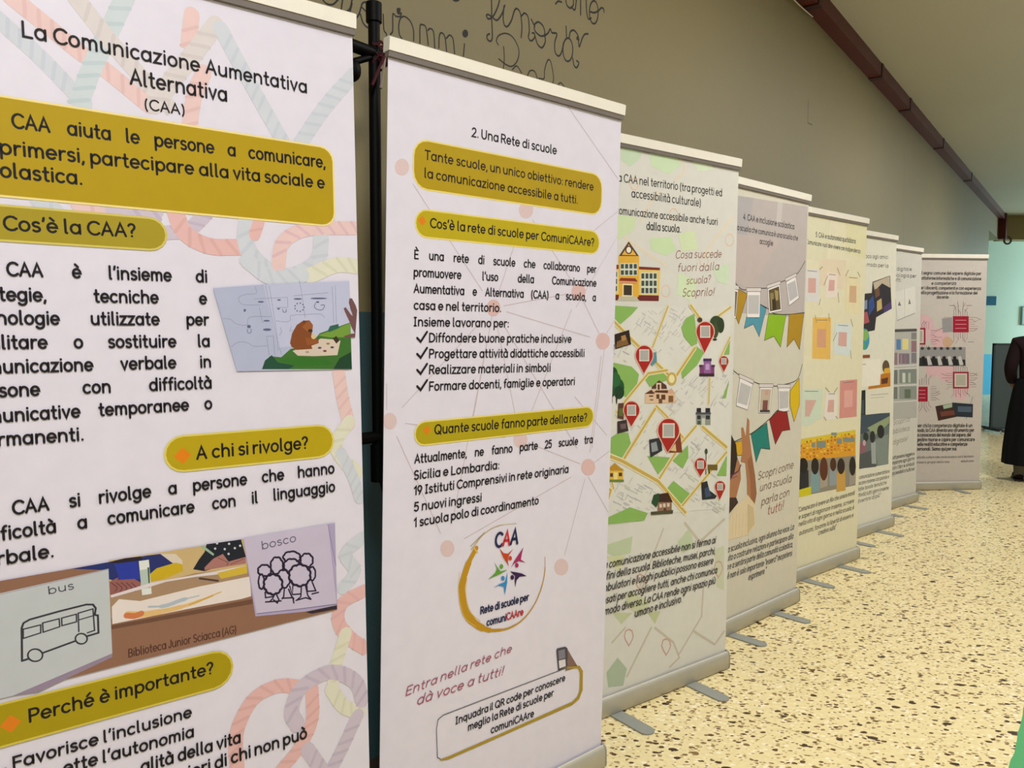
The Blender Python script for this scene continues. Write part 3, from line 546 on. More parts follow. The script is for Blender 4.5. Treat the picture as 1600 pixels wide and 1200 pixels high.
for t_, a, b, j in (('È una rete di scuole che collaborano per', (648,404), (931,426), 1), ("promuovere l'uso della Comunicazione", (647,431.5), (931,447.5), 1), ('Aumentativa e Alternativa (CAA) a scuola, a', (647,457), (930,470), 1), ('casa e nel territorio.', (647,483), (782,487), 0), ('Insieme lavorano per:', (647,509), (794,511), 0), ('Diffondere buone pratiche inclusive', (671,534), (892,535), 0), ('Progettare attività didattiche accessibili', (671,559), (912,557), 0), ('Realizzare materiali in simboli', (671,584), (859,580), 0), ('Formare docenti, famiglie e operatori', (671,610), (897,601), 0)):
    s.text(t_, a, b, 9.1, BLK, .265, just=bool(j))
s.part('tick_mark')
for dy, dx in ((0, 0), (25, 0), (50, 0), (75.5, 0)): s.stroke([(651.5,528+dy),(657,534+dy),(667,518.5+dy)], 3.6, BLK, sm=False)
s.part('heading_pill'); s.pill((649,660), (926,637), (926,666), (649,694), .06, '#ab9a0c', EDGE); s.diamond(666.5, 672, 7.5, ORA)
s.part('pill_lettering'); s.text('Quante scuole fanno parte della rete?', (679,678), (916,657.5), 9.6, BLK, .265)
s.part('body_lettering')
for t_, a, b, j in (('Attualmente, ne fanno parte 25 scuole tra', (648,723.5), (925,691.5), 1), ('Sicilia e Lombardia:', (647,749), (779,732), 0), ('19 Istituti Comprensivi in rete originaria', (647,773), (887,738), 0), ('5 nuovi ingressi', (647,798.5), (751,783), 0), ('1 scuola polo di coordinamento', (647,823), (840.5,787), 0)): s.text(t_, a, b, 9.1, BLK, .265, just=bool(j))
s.part('ring_logo'); GD = '#b88a18'
s.stroke([(262,340),(190,480),(140,640),(128,760),(165,940),(260,1050),(360,1100),(440,1108),(560,1090),(690,1015),(800,880),(870,720),(905,560),(908,420)], [8,11,12,12,12,10,7,4.5,3,2.6,2.4,2.2,1.8,1], GD, c7)
s.stroke([(215,350),(330,210),(460,130),(640,105)], [1.5, 1.2, 1, .6], '#c0a24a', c7); s.stroke([(210,320),(300,230),(340,190)], 1, '#8f855a', c7); s.stroke([(105,560),(98,760),(150,980),(260,1075)], .8, '#d9b65a', c7); s.stroke([(175,600),(170,800),(220,950),(300,1020)], .9, '#d9b65a', c7); s.stroke([(240,335),(275,380)], 2, '#d9b65a', c7)
for c, head, pts in (('#c0401c', (580,433), [(480,340),(520,385),(560,390),(610,345),(570,400),(560,430),(560,470),(568,510),(545,470),(515,425)]), ('#a0265e', (642,498), [(705,330),(690,390),(680,445),(725,475),(660,460),(620,480),(590,520),(620,455),(660,395)]), ('#35164a', (600,612), [(580,555),(640,565),(690,575),(735,600),(670,605),(640,640),(628,705),(622,640),(625,600)]), ('#2f86c2', (512,620), [(555,565),(552,660),(530,780),(520,700),(470,690),(420,710),(480,675),(530,655)]), ('#5f9a36', (498,510), [(555,540),(490,580),(440,600),(375,630),(440,570),(455,530),(430,470),(470,530),(490,555)])):
    s.poly(pts, c, c7); s.disc(*head, 17, c, 22, c7)
s.part('logo_lettering')
s.text('C', (443,330), (502,318), 88, '#1c2450', .29, o=c7); s.text('A', (513,312), (572,305), 88, '#c8282c', .29, o=c7); s.text('A', (585,300), (646,293), 92, '#1c2450', .29, o=c7)
s.text('Rete di scuole per', (305,955), (752,822), 44, '#1f2148', .31, o=c7); s.text('comuni', (362,1065), (538,1015), 42, '#1f2148', .31, o=c7); s.text('CAAre', (548,1010), (700,962), 42, '#b52c34', .31, o=c7)
s.part('slogan_lettering'); HW = '#a05468'
s.text('Entra nella rete che', (634,1087), (798,1018), 8.8, HW, .2, slant=.35, jit=.05); s.text('dà voce a tutti!', (651,1101), (784,1054), 9.5, HW, .2, slant=.35, jit=.05)
s.part('phone_print'); s.poly([(845,690),(880,682),(890,690),(890,765),(850,785),(842,700)], '#4a4550', z6); s.poly([(852,742),(880,735),(882,765),(855,775)], '#d8d2d6', z6); s.poly([(850,700),(878,692),(880,730),(853,738)], '#7d7a88', z6); s.poly([(888,690),(905,720),(935,770),(880,785),(892,750)], '#7d6158', z6)
s.part('callout_frame')
s.stroke([(688,1186),(683,1183),(681.5,1140),(684,1124),(692,1117),(888,1042),(900,1040)], 1.2, '#3d3838', sm=False); s.stroke([(886,1043),(904,1042),(908,1050),(907.5,1078),(903,1090),(893,1099),(780,1149),(700,1184),(688,1187)], [2.5,4,6,6.5,6,5,4,4,2], '#a58a22', sm=False)
s.part('callout_lettering'); s.text('Inquadra il QR code per conoscere', (712,1131), (882,1063), 7.4, BLK, .26); s.text('meglio la Rete di scuole per', (731.5,1141), (864,1086.5), 7.4, BLK, .26); s.text('comuniCAAre', (767,1145.5), (833,1119), 7.4, BLK, .26)
s.flush()

# ---- banner 3: the town map
s = banner(3, 'roll-up banner with green town map and red pins, third from the left', '#d3d2cc')
m1, s1, m2, m3 = (940, 200, 4), (940, 360, 7.62), (930, 480, 3.53), (930, 800, 3.43)
s.part('pale_map_print')
for pts, c in (([(120,110),(260,130),(240,190),(180,240),(120,200)],'#bfd2b6'), ([(300,150),(470,170),(500,230),(420,290),(310,240)],'#c5d8b6'), ([(560,180),(680,200),(700,260),(600,270)],'#cfdcc0'), ([(100,540),(220,560),(200,640),(100,700)],'#c8d8b0'), ([(300,690),(430,680),(470,760),(400,800),(310,760)],'#c3d8ae'), ([(480,660),(580,640),(600,760),(500,770)],'#ccdab4'), ([(700,880),(800,850),(790,980),(720,960)],'#c6d8bc'), ([(480,900),(600,960),(560,1080),(470,1040)],'#ccdcba')): s.poly(pts, c, m1)
for pts in ([(140,680),(280,780),(400,860)], [(820,560),(720,680),(640,800)], [(480,170),(520,260),(460,330)], [(240,580),(300,480),(350,400)]): s.stroke(pts, 3, '#e0cfb4', m1)
for x, y in ((450,540),(400,1020),(640,830),(205,350),(800,700)): s.stroke([(x+26*math.cos(a), y+36*math.sin(a)) for a in [k*.5 for k in range(13)]], 1.6, '#e2bda6', m1)
s.part('pale_map_print')
for pts, c in (([(50,180),(200,130),(190,220),(100,240),(50,210)],'#b9c6a6'), ([(60,240),(160,230),(130,330)],'#cdd0a6'), ([(440,160),(510,80),(530,190),(470,220)],'#bcc8aa'), ([(90,540),(200,540),(140,600)],'#bcc4a0'), ([(280,540),(350,530),(320,600)],'#b9c09a'), ([(60,860),(120,780),(170,840),(150,930),(70,940)],'#a9b8a2'), ([(640,200),(690,180),(690,420),(650,400)],'#c6cab2'), ([(170,420),(300,480),(240,560),(160,500)],'#c4c8a8')): s.poly(pts, c, m3)
for pts, wd in (([(365,90),(300,260),(240,400)],2), ([(690,40),(560,160),(480,60)],3), ([(300,620),(170,880)],2.5), ([(320,620),(420,700),(450,780),(400,830)],2.2), ([(580,400),(570,560),(450,760)],2), ([(90,700),(160,620)],2), ([(530,640),(640,710),(690,640)],2.4)): s.stroke(pts, wd*1.5, '#c0b8ab', m3, sm=False)
for x, y, q in ((180,665,24),(380,715,24),(660,300,22),(240,370,24)):
    s.stroke([(x-q*.75,y+20),(x-q,y),(x-q*.7,y-28),(x,y-36),(x+q*.7,y-28),(x+q,y),(x+q*.75,y+20),(x,y+52),(x-q*.75,y+20)], 2.4, '#c3a298', m3, sm=False)
s.part('title_lettering'); DK = '#2a2a28'
s.text('La', (952,278), (962,281), 8.4, DK, .22); s.text('a CAA nel territorio (tra progetti ed', (104,332), (750,426), 34, DK, .2, o=m1); s.text('accessibilità culturale)', (188,431), (618,490), 34, DK, .2, o=m1); s.text('comunicazione accessibile anche fuori', (90,535), (722,606), 32, DK, .2, o=m1); s.text('dalla scuola.', (282,634), (492,652), 32, DK, .22, o=m1)
s.part('slogan_lettering'); HW3 = '#8a5a4c'
s.text('Cosa succede', (880,332), (1420,318), 62, HW3, .15, slant=.3, jit=.05, o=s1); s.text('fuori dalla', (905,488), (1390,470), 62, HW3, .15, slant=.3, jit=.05, o=s1); s.text('scuola?', (1010,640), (1290,615), 58, HW3, .15, slant=.3, jit=.05, o=s1); s.text('Scoprilo!', (960,785), (1330,775), 66, HW3, .15, slant=.3, jit=.05, o=s1)
s.part('school_print')
for pts, c in (([(110,440),(700,470),(680,840),(105,830)],'#dcbf6a'), ([(130,405),(205,410),(205,460),(130,460)],'#7a2c20'), ([(440,430),(695,445),(692,475),(440,465)],'#7a2c20'), ([(110,765),(205,765),(200,835),(108,830)],'#6a2424'), ([(425,770),(680,775),(678,842),(425,838)],'#6a2424'), ([(200,300),(445,305),(440,790),(205,790)],'#d9a83a'), ([(205,305),(322,130),(442,305)],'#5a3a24'), ([(240,292),(322,165),(412,295)],'#dcae4a'), ([(250,620),(370,625),(370,790),(245,790)],'#e4d7a8'), ([(262,650),(360,655),(358,775),(260,770)],'#3a3026'), ([(205,600),(225,565),(400,570),(430,610)],'#8a2c1c'), ([(215,612),(420,620),(420,640),(215,632)],'#c88a6a'), ([(180,840),(220,785),(400,785),(455,842)],'#b9b6a2')): s.poly(pts, c, s1)
s.disc(322, 232, 42, '#4a3424', 50, s1); s.disc(322, 232, 28, '#e9e0cc', 36, s1)
def panes(x0, y0, x1, y1, nx, ny, c='#3f4a44', bg='#cfd4c4', o=s1):
    s.poly([(x0,y0),(x1,y0),(x1,y1),(x0,y1)], bg, o); w_, h_ = (x1-x0)/nx, (y1-y0)/ny
    for i in range(nx):
        for j in range(ny): s.poly([(x0+w_*(i+.14),y0+h_*(j+.14)),(x0+w_*(i+.86),y0+h_*(j+.14)),(x0+w_*(i+.86),y0+h_*(j+.86)),(x0+w_*(i+.14),y0+h_*(j+.86))], c, o)
panes(220,390,425,540,4,2); panes(465,500,660,760,4,3); panes(138,480,190,735,1,3)
s.part('town_map_print')
s.poly([(90,-15),(320,5),(400,-10),(560,20),(745,-10),(745,1100),(710,1110),(560,1120),(480,1130),(290,1135),(270,1175),(40,1210),(50,800),(70,300)], '#d6d5cf', m2)
rnd = random.Random(3)
for cx, cy, w_, h_, ang, n in ((290,90,170,130,55,16),(420,170,170,200,50,20),(430,60,120,90,60,8),(500,470,200,150,50,22),(660,470,120,180,60,16),(240,640,220,160,55,18),(430,560,100,80,45,8),(200,1040,240,160,-30,26),(570,990,160,160,-35,14),(590,790,150,140,55,14),(120,260,140,80,60,8),(290,800,160,140,50,8),(640,1090,140,60,-30,8),(460,920,100,60,50,5)):
    a = math.radians(ang)
    for k in range(int(n*1.8)):
        x, y = cx+rnd.uniform(-.5, .5)*w_, cy+rnd.uniform(-.5, .5)*h_; L = rnd.uniform(12, 42); b_ = a if rnd.random() < .65 else a+1.57
        x1, y1 = x+L*math.cos(b_), y-L*math.sin(b_)
        s.stroke([(x, y), (min(735, x1), y1)], rnd.uniform(.7, 2.2), rnd.choice(('#bcb6bf', '#c5c0c2', '#b4b3b8', '#c9c3b6', '#bfc8bd')), m2)
GR = '#86b05c'
for pts in ([(90,-10),(235,0),(200,40),(140,92),(84,60)], [(473,110),(500,60),(545,35),(562,200),(530,215),(488,165)], [(552,210),(600,250),(560,320),(480,395),(470,345)], [(75,300),(200,328),(240,370),(230,420),(172,495),(75,470)], [(270,390),(330,352),(385,355),(400,400),(300,440)], [(742,180),(738,260),(708,262)], [(698,505),(738,400),(720,500)], [(75,725),(130,690),(180,692),(195,750),(140,840),(58,800)], [(285,820),(410,828),(380,880),(345,922)], [(425,845),(510,760),(512,830),(482,890)], [(668,930),(725,815),(722,930)], [(390,1005),(430,958),(522,1030),(480,1092),(405,1040)], [(45,1200),(55,1165),(190,1103),(288,1135),(270,1175)]): s.poly(pts, GR, m2)
RO, ROe = '#c2a556', '#e0d6ac'
for pts, wd in (([(85,62),(200,180),(405,375)],6), ([(400,-5),(315,220)],3.5), ([(525,-10),(575,60)],5), ([(745,0),(655,65)],4), ([(548,225),(450,372)],6), ([(395,348),(290,365),(170,510),(120,580)],5), ([(338,545),(155,840)],6), ([(335,545),(400,610),(492,732)],4.5), ([(555,655),(480,742),(345,955)],5), ([(55,812),(150,850),(345,960),(495,1132)],6.5), ([(590,660),(722,772)],6), ([(722,800),(480,1092)],5), ([(630,392),(625,532)],3.2), ([(742,165),(690,275)],3.2), ([(48,990),(85,1010),(58,1095)],5), ([(85,930),(98,1000)],4)):
    s.stroke(pts, wd+2.2, ROe, m2, sm=False)
    s.stroke(pts, wd*.75, RO, m2, sm=False)
s.disc(420, 395, 27, RO, 36, m2); s.disc(420, 395, 16, '#e6dcae', 23, m2)
def house(pts, rest):
    s.part('house_print'); s.poly(pts[0], pts[1], m2)
    for p, c in rest: s.poly(p, c, m2)
R4 = lambda a, b, c, d: [(a,b),(c,b),(c,d),(a,d)]
house((R4(575,318,655,380), '#7a3f70'), [(R4(598,290,637,372), '#8f5c98'), (R4(572,365,655,382), '#3a2230'), (R4(595,283,640,298), '#3f2c58'), (R4(607,312,628,345), '#b99ac8'), (R4(572,318,590,330), '#4a2848'), (R4(640,318,658,330), '#4a2848')])
house(([(275,475),(300,455),(395,455),(440,470),(438,528),(272,530)], '#d6b798'), [([(310,440),(350,402),(390,430),(395,450),(310,450)], '#5a3426'), ([(270,478),(308,455),(328,478)], '#5a3426'), ([(395,462),(420,448),(440,478),(395,475)], '#cfa488'), (R4(335,418,362,465), '#dcc6b0'), (R4(342,426,354,455), '#4a2e22'), ([(320,470),(335,458),(400,458),(398,474)], '#5a3426'), (R4(335,480,352,505), '#5a3a2a'), (R4(402,488,428,524), '#7a5434'), (R4(362,482,385,510), '#5a3426'), (R4(348,505,368,530), '#6a4a3a'), (R4(295,486,318,494), '#5a4234'), (R4(300,508,318,514), '#5a4234')])
house((R4(556,590,634,648), '#8a8f86'), [(R4(558,556,582,585), '#23222e'), (R4(607,556,632,585), '#23222e'), (R4(553,580,636,592), '#4c4a58'), (R4(560,596,580,618), '#2c2c34'), (R4(608,596,630,618), '#2c2c34'), (R4(585,612,604,648), '#c4c6bc'), (R4(562,626,580,646), '#3f5448')])
house((R4(72,890,152,958), '#d8b048'), [([(58,900),(106,858),(158,902)], '#b98a2a'), (R4(80,915,96,935), '#4a3a20'), (R4(128,912,146,932), '#4a3a20'), (R4(100,910,122,952), '#e8d088'), (R4(62,950,156,964), '#6a8038')])
house((R4(342,1070,420,1138), '#8a6a58'), [([(335,1075),(350,1030),(400,1022),(426,1075)], '#3c221c'), ([(308,1080),(320,1035),(350,1025),(352,1060),(335,1105)], '#24482c'), (R4(352,1085,366,1105), '#d2c2b0'), (R4(372,1082,386,1102), '#d2c2b0'), (R4(394,1080,408,1100), '#d2c2b0'), (R4(376,1108,390,1136), '#5a2a24'), ([(305,1128),(428,1118),(426,1138),(306,1146)], '#4a4a34')])
def tree(parts):
    s.part('tree_print')
    for x, y, rx, ry, c in parts: s.disc(x, y, rx, c, ry, m2)
tree([(98,370,24,40,'#1d4a2c'),(85,440,28,60,'#1a4226'),(120,440,38,50,'#22522e'),(108,400,30,40,'#2a6236'),(130,470,28,36,'#173c24'),(90,505,4,28,'#2a2018'),(116,505,4,30,'#2a2018')])
tree([(665,85,34,38,'#33452a'),(690,100,20,42,'#2b3c26'),(660,130,18,40,'#3f4a2c'),(575,70,14,14,'#4a3a24'),(658,178,12,6,'#2a2420')])
def photo(pts, c, rest=()):
    s.part('photo_print'); s.poly(pts, c, m2)
    for p, cc in rest: s.poly(p, cc, m2)
photo([(105,150),(185,125),(196,205),(108,232)], '#2a1c18', [([(118,190),(170,165),(182,205),(112,225)], '#7a5a34'), ([(140,160),(165,152),(168,180),(145,188)], '#a8804a')])
photo([(78,215),(105,205),(98,258),(78,265)], '#2a3070'); photo([(120,630),(170,620),(182,682),(120,698)], '#3a2c30', [([(135,645),(165,640),(168,668),(140,672)], '#6a5458')])
photo([(125,530),(155,528),(155,620),(120,612)], '#5a3a2c', [([(130,560),(152,556),(150,600),(128,600)], '#5c6a34')]); photo([(295,730),(360,718),(368,790),(302,830)], '#2c2e34', [([(305,750),(335,740),(345,790),(310,800)], '#8a9298')])
photo([(582,968),(615,958),(628,1010),(668,1040),(660,1055),(588,1062)], '#23262e', [([(600,1000),(620,990),(640,1040),(605,1050)], '#3a4a68')]); photo([(300,252),(335,248),(338,300),(312,325),(298,310)], '#5a8a9a')
photo([(425,700),(465,690),(478,800),(400,802),(430,760)], '#7a3424', [([(410,790),(440,750),(445,795)], '#d8b888')])
s.part('lamp_print'); s.stroke([(610,800),(608,920)], 1.6, '#3a3424', m2); s.disc(610, 795, 8, '#3f4a34', 16, m2); s.poly(R4(618,868,672,898), '#6a5a24', m2); s.poly(R4(622,898,630,918), '#3a3424', m2)
def pin(cx, cy, q, tip):
    s.part('map_pin_print'); k = 1.12
    pts = [(cx+q*math.cos(math.radians(a)), cy+q*k*math.sin(math.radians(a))) for a in range(150, 391, 12)]
    s.poly([(tip[0]-1, tip[1]+6)]+[(cx+(x-cx)*1.1, cy+(y-cy)*1.1) for x, y in pts], '#e0b8a4', m2); s.poly([tip]+pts, '#a3231e', m2)
    r = q*.58; s.poly(R4(cx-r, cy-r*1.2, cx+r, cy+r*1.2), '#ddd0c8', m2); r *= .82; s.poly(R4(cx-r, cy-r*1.22, cx+r, cy+r*1.22), '#a9a8a4', m2)
for a in (((268,265),47,(266,366)), ((604,135),48,(600,252)), ((707,298),25,(707,357)), ((198,568),43,(196,658)), ((402,680),58,(396,802)), ((578,868),32,(577,934)), ((686,990),28,(683,1064)), ((52,880),22,(50,935))): pin(a[0][0], a[0][1], a[1], a[2])
s.part('quote_lettering')
for t_, a, b in (('a comunicazione accessibile non si ferma ai', (45,303), (640,165)), ('nfini della scuola. Biblioteche, musei, parchi,', (38,365), (638,222)), ('mbulatori e luoghi pubblici possono essere', (38,427), (628,275)), ('nsati per accogliere tutti, anche chi comunica', (38,492), (648,325)), ('modo diverso. La CAA rende ogni spazio più', (48,550), (638,382)), ('umano e inclusivo."', (210,562), (470,478))): s.text(t_, a, b, 26, '#35302c', .22, slant=.22, o=m3)
s.flush()

# ---- banner 4: bunting and a girl hanging it
s = banner(4, 'roll-up banner with printed bunting and a girl raising her arms, fourth from the left', '#cdc8ba')
b4, g1, g2, gg = (1130, 260, 3.333), (1130, 430, 9.23), (1130, 560, 7.5), (1120, 600, 3.158)
s.part('ceiling_photo_print'); s.poly([(60,150),(440,210),(420,790),(40,760)], '#b3aaa8', b4); s.poly([(60,150),(160,165),(110,420),(60,330)], '#a9a4a6', b4); s.poly([(285,185),(310,190),(300,300),(275,290)], '#c0b9b6', b4); s.poly([(60,350),(300,380),(240,480),(150,640),(60,600)], '#b8aba8', b4)
s.part('title_lettering')
s.text('4. CAA e inclusione scolastica', (105,276), (368,327), 21, '#26242a', .24, o=b4); s.text('na scuola che comunica è una scuola che', (62,328), (388,386), 19, '#26242a', .24, o=b4); s.text('accoglie', (190,402), (258,413), 19, '#26242a', .24, o=b4)
s.part('bunting_string'); ST = '#2e2a2c'
s.stroke([(110,20),(240,185),(345,212),(540,190),(640,182),(820,105),(1050,-5),(1180,-200)], 1.3, ST, g1); s.part('bunting_string'); s.stroke([(530,420),(640,480),(720,550),(930,567),(1170,540)], 1.4, ST, g1); s.part('bunting_string')
s.stroke([(30,70),(195,200),(350,270),(430,300),(580,322),(640,322),(830,272),(890,200),(925,70)], 1.3, ST, g2); s.part('bunting_string'); s.stroke([(110,985),(330,880),(540,712),(640,608),(750,628)], 1.4, ST, g2)
def flag(pts, c, o):
    s.part('pennant_print'); s.poly(pts, c, o); s.stroke(pts+[pts[0]], .9, '#3a3420', o, sm=False)
def card(pts, c, o, inner=None, band=True):
    s.part('card_print'); s.poly(pts, '#e4dfe0', o); q = [(sum(x for x, _ in pts)/4, sum(y for _, y in pts)/4)]; cx, cy = q[0]
    s.poly([(cx+(x-cx)*.84, cy+(y-cy)*(.72 if inner is None else .86)) for x, y in pts], c, o)
    for p_, cc in inner or (): s.poly([(pts[0][0]+u*(pts[1][0]-pts[0][0])+v*(pts[3][0]-pts[0][0]), pts[0][1]+u*(pts[1][1]-pts[0][1])+v*(pts[3][1]-pts[0][1])) for u, v in p_], cc, o)
    s.stroke(pts+[pts[0]], .8, '#4a4648', o, sm=False)
    a, b = pts[0], pts[1]; h_ = (pts[3][1]-pts[0][1])*.14
    if band: s.poly([(a[0]-10,a[1]-h_),(b[0]+10,b[1]-h_),(b[0]+10,b[1]),(a[0]-10,a[1])], '#d2cac8', o); s.stroke([(a[0]-10,a[1]-h_),(b[0]+10,b[1]-h_),(b[0]+10,b[1]),(a[0]-10,a[1]),(a[0]-10,a[1]-h_)], .7, '#4a4648', o, sm=False)
flag([(210,195),(350,272),(222,705),(180,600),(190,400)], '#a9841c', g1); flag([(530,420),(620,480),(518,890),(435,705),(300,770),(335,600),(500,615)], '#4f91a8', g1)
flag([(655,560),(905,572),(826,1038),(730,880),(592,942)], '#86b01c', g1); flag([(950,565),(1165,545),(1100,1072),(1020,920),(918,1038)], '#a9841c', g1)
card([(95,180),(215,215),(180,625),(85,615)], '#6a5a58', g1, [([(.1,.5),(.6,.5),(.6,.95),(.1,.95)], '#8d9a90')]); card([(345,235),(535,235),(525,610),(340,610)], '#b9b7b7', g1)
card([(640,195),(815,130),(845,515),(660,550)], '#5b4a2c', g1, [([(.15,.2),(.45,.25),(.4,.9),(.2,.9)], '#8a7a50'), ([(.55,.15),(.85,.25),(.8,.6),(.6,.6)], '#a09058'), ([(.3,.5),(.6,.5),(.6,.95),(.3,.95)], '#33281a')]); card([(905,95),(1045,15),(1092,330),(950,440)], '#b5b2b4', g1)
card([(195,225),(345,300),(285,605),(150,555)], '#b9b7b7', g2); card([(430,340),(575,340),(545,640),(412,640)], '#b9ac98', g2, [([(.3,.5),(.7,.5),(.7,.9),(.3,.9)], '#7a4a44'), ([(.1,.88),(.9,.88),(.9,.97),(.1,.97)], '#3a3438'), ([(.4,.1),(.7,.1),(.75,.3),(.4,.3)], '#c49a90')]); card([(645,345),(780,345),(770,615),(648,632)], '#b9b7b7', g2); card([(20,110),(110,180),(45,460),(0,440)], '#b7cfa8', g2)
flag([(780,385),(890,232),(893,540),(830,742),(783,560)], '#d2b014', g2); flag([(540,715),(640,612),(748,630),(782,835),(690,850),(610,1008)], '#8f1a1c', g2); flag([(325,890),(510,755),(547,1065),(442,1052),(385,1215)], '#1c7a72', g2); flag([(130,985),(220,960),(225,1130),(165,1140)], '#d0a020', g2)
s.part('girl_print'); SK = '#a87450'
s.poly([(48,380),(95,345),(115,400),(118,470),(105,520),(95,560),(75,575),(48,600)], SK, gg)
s.poly([(118,385),(125,330),(120,215),(130,215),(142,260),(150,165),(160,180),(160,250),(170,330),(188,450),(196,540),(185,600),(150,580),(148,470),(140,390)], SK, gg); s.poly([(150,380),(170,350),(188,450),(196,540),(185,600),(168,590),(165,480)], '#946244', gg)
s.poly([(55,680),(90,600),(130,575),(150,545),(185,590),(190,700),(150,745),(55,770)], '#d9c7a6', gg); s.poly([(150,590),(180,610),(186,690),(150,740)], '#c6b48f', gg); [s.stroke([(80+i*16,640),(75+i*16,750)], .6, '#bba985', gg) for i in range(6)]
s.poly([(20,250),(50,205),(62,250),(40,285)], '#1f4a34', gg); s.poly([(48,250),(70,248),(95,300),(100,370),(85,440),(62,480),(50,640),(40,640),(44,420)], '#2c1d18', gg); s.poly([(44,560),(95,560),(105,585),(60,640),(55,765),(44,765)], '#3a2620', gg)
s.stroke([(60,460),(105,430),(118,400)], 2.6, '#5a2f4a', gg, sm=False); s.stroke([(58,470),(100,455)], 1.4, '#7a4a66', gg)
s.part('slogan_lettering'); H4 = '#7d6152'
s.text('Scopri come', (203,472), (375,415), 26, H4, .16, slant=.3, jit=.05, o=gg); s.text('una scuola', (212,530), (365,482), 26, H4, .16, slant=.3, jit=.05, o=gg); s.text('parla con', (220,600), (355,550), 26, H4, .16, slant=.3, jit=.05, o=gg); s.text('tutti!', (250,645), (325,618), 28, '#a86054', .18, slant=.3, jit=.05, o=gg)
s.part('quote_lettering')
for t_, a, b in (('na scuola inclusiva, ogni alunno ha voce. La', (42,835), (378,716)), ('iuta a costruire relazioni e partecipare alla', (45,876), (375,762)), ('ta e a sentirsi parte della comunità scolastica,', (40,920), (372,802)), ('hé non è solo importante "esserci" ma potersi', (40,966), (368,846)), ('esprimere."', (155,968), (242,932))): s.text(t_, a, b, 20, '#4a4644', .2, slant=.22, o=gg)
s.flush()

# ---- banner 5: pegged cards and the yellow wall
s = banner(5, 'cream roll-up banner with pegged notes and a photo of children at a yellow wall', '#ddd8bc')
q5, k5 = (1245, 390, 8), (1240, 570, 5.714)
s.part('pastel_print')
for pts, c in (([(440,240),(560,260),(540,500),(430,480)],'#d6d2b6'), ([(640,290),(750,310),(740,480),(640,450)],'#d8d3ac'), ([(500,480),(640,490),(630,640),(500,620)],'#dccdb4'), ([(420,700),(520,740),(480,1000),(410,980)],'#dbd5b8')): s.poly(pts, c, b4)
s.part('title_lettering'); s.text('5. CAA e autonomia quotidiana', (482,366), (688,401), 17, '#2a3038', .24, o=b4); s.text('Comunicare vuol dire vivere con indipendenza', (434,402), (713,452), 15, '#2a3038', .24, o=b4)
def note(pts, c, o, pegs=(), inner='#cfa49c'):
    s.part('note_print'); s.poly(pts, c, o); cx, cy = sum(x for x, _ in pts)/len(pts), sum(y for _, y in pts)/len(pts)
    s.stroke([(pts[0][0]+(pts[1][0]-pts[0][0])*.2, pts[0][1]+(cy-pts[0][1])*.12), (pts[0][0]+(pts[1][0]-pts[0][0])*.8, pts[1][1]+(cy-pts[1][1])*.12)], .9, '#6a6a66', o)
    s.poly([(cx+(x-cx)*.5, cy+(y-cy)*.45) for x, y in pts[:2]+pts[-2:]], inner, o)
    for a, b in pegs: s.stroke([a, b], 1.5, '#8d8562', o)
note([(95,238),(290,250),(285,655),(88,650)], '#d5d3d2', q5, (((320,215),(285,250)), ((295,620),(280,690)), ((100,170),(115,210))))
note([(375,290),(512,300),(500,598),(350,600)], '#e2d5cc', q5, (((505,230),(540,320)), ((385,330),(340,440)), ((515,540),(525,660))))
note([(620,320),(790,330),(785,800),(605,780)], '#ded3ae', q5, (((645,255),(610,330)), ((760,280),(790,340))), '#cba888')
note([(200,850),(425,850),(418,1370),(190,1360)], '#dfb45c', q5, (((228,820),(245,910)), ((400,800),(405,900))), '#cf9c7c')
note([(475,920),(680,930),(670,1330),(460,1300)], '#cfd9da', q5, (((675,870),(700,960)), ((500,1040),(455,1140)), ((670,1260),(680,1360))))
note([(60,213),(258,215),(250,470),(130,542),(50,542)], '#c9d6c4', k5, (), '#cfa9a0'); note([(290,245),(390,245),(385,490),(265,490)], '#dfd9d2', k5, (((285,205),(320,245)), ((390,205),(360,250)), ((270,465),(290,495)), ((375,460),(392,480)))); note([(415,142),(567,130),(562,462),(408,478)], '#cf8e88', k5, (), '#d9a49c')
s.part('photo_print')
s.poly([(40,668),(552,580),(552,1075),(32,1182)], '#d79a26', k5); s.poly([(40,668),(552,580),(552,620),(40,712)], '#d6bd2c', k5); s.poly([(45,860),(552,810),(552,1075),(32,1182)], '#8a8578', k5)
rnd = random.Random(5)
for i in range(16):
    for j in range(6):
        x, y = 50+i*31, 690+j*28-i*5.5; s.poly(R4(x, y, x+rnd.uniform(10, 22), y+rnd.uniform(9, 18)), rnd.choice(('#c86a1a', '#e0b030', '#b8641e', '#e2c04a', '#9a5a20', '#d68a2a')), k5)
for a, b, c_, d in ((205,680,285,740),(160,695,190,735),(385,660,430,705),(440,650,545,690),(335,605,385,630)): s.poly(R4(a, b, c_, d), '#7d8a84', k5)
for x, y, w_, h_, c, body in ((85,900,42,70,'#1c1614','#23242c'),(190,905,34,75,'#241a16','#7d9aa0'),(268,930,36,105,'#5a2c1a','#a39a8c'),(352,890,28,60,'#4a2416','#8d98a0'),(422,905,34,72,'#2a1a16','#c49a4a'),(525,905,30,85,'#221a18','#9d948c')):
    s.poly([(x-w_*1.1,y+h_*.6),(x+w_*1.1,y+h_*.55),(x+w_*1.2,y+h_*3),(x-w_*1.2,y+h_*3.2)], body, k5) if y+h_*3.2 < 1150 else s.poly([(x-w_*1.0,y+h_*.6),(x+w_*1.0,y+h_*.55),(x+w_*.9,1110-x*.1),(x-w_*.9,1130-x*.1)], body, k5)
    s.disc(x, y, w_, c, h_, k5, 16)
s.poly([(35,1120),(155,1085),(155,1160),(32,1185)], '#cdc21a', k5)
s.part('quote_lettering')
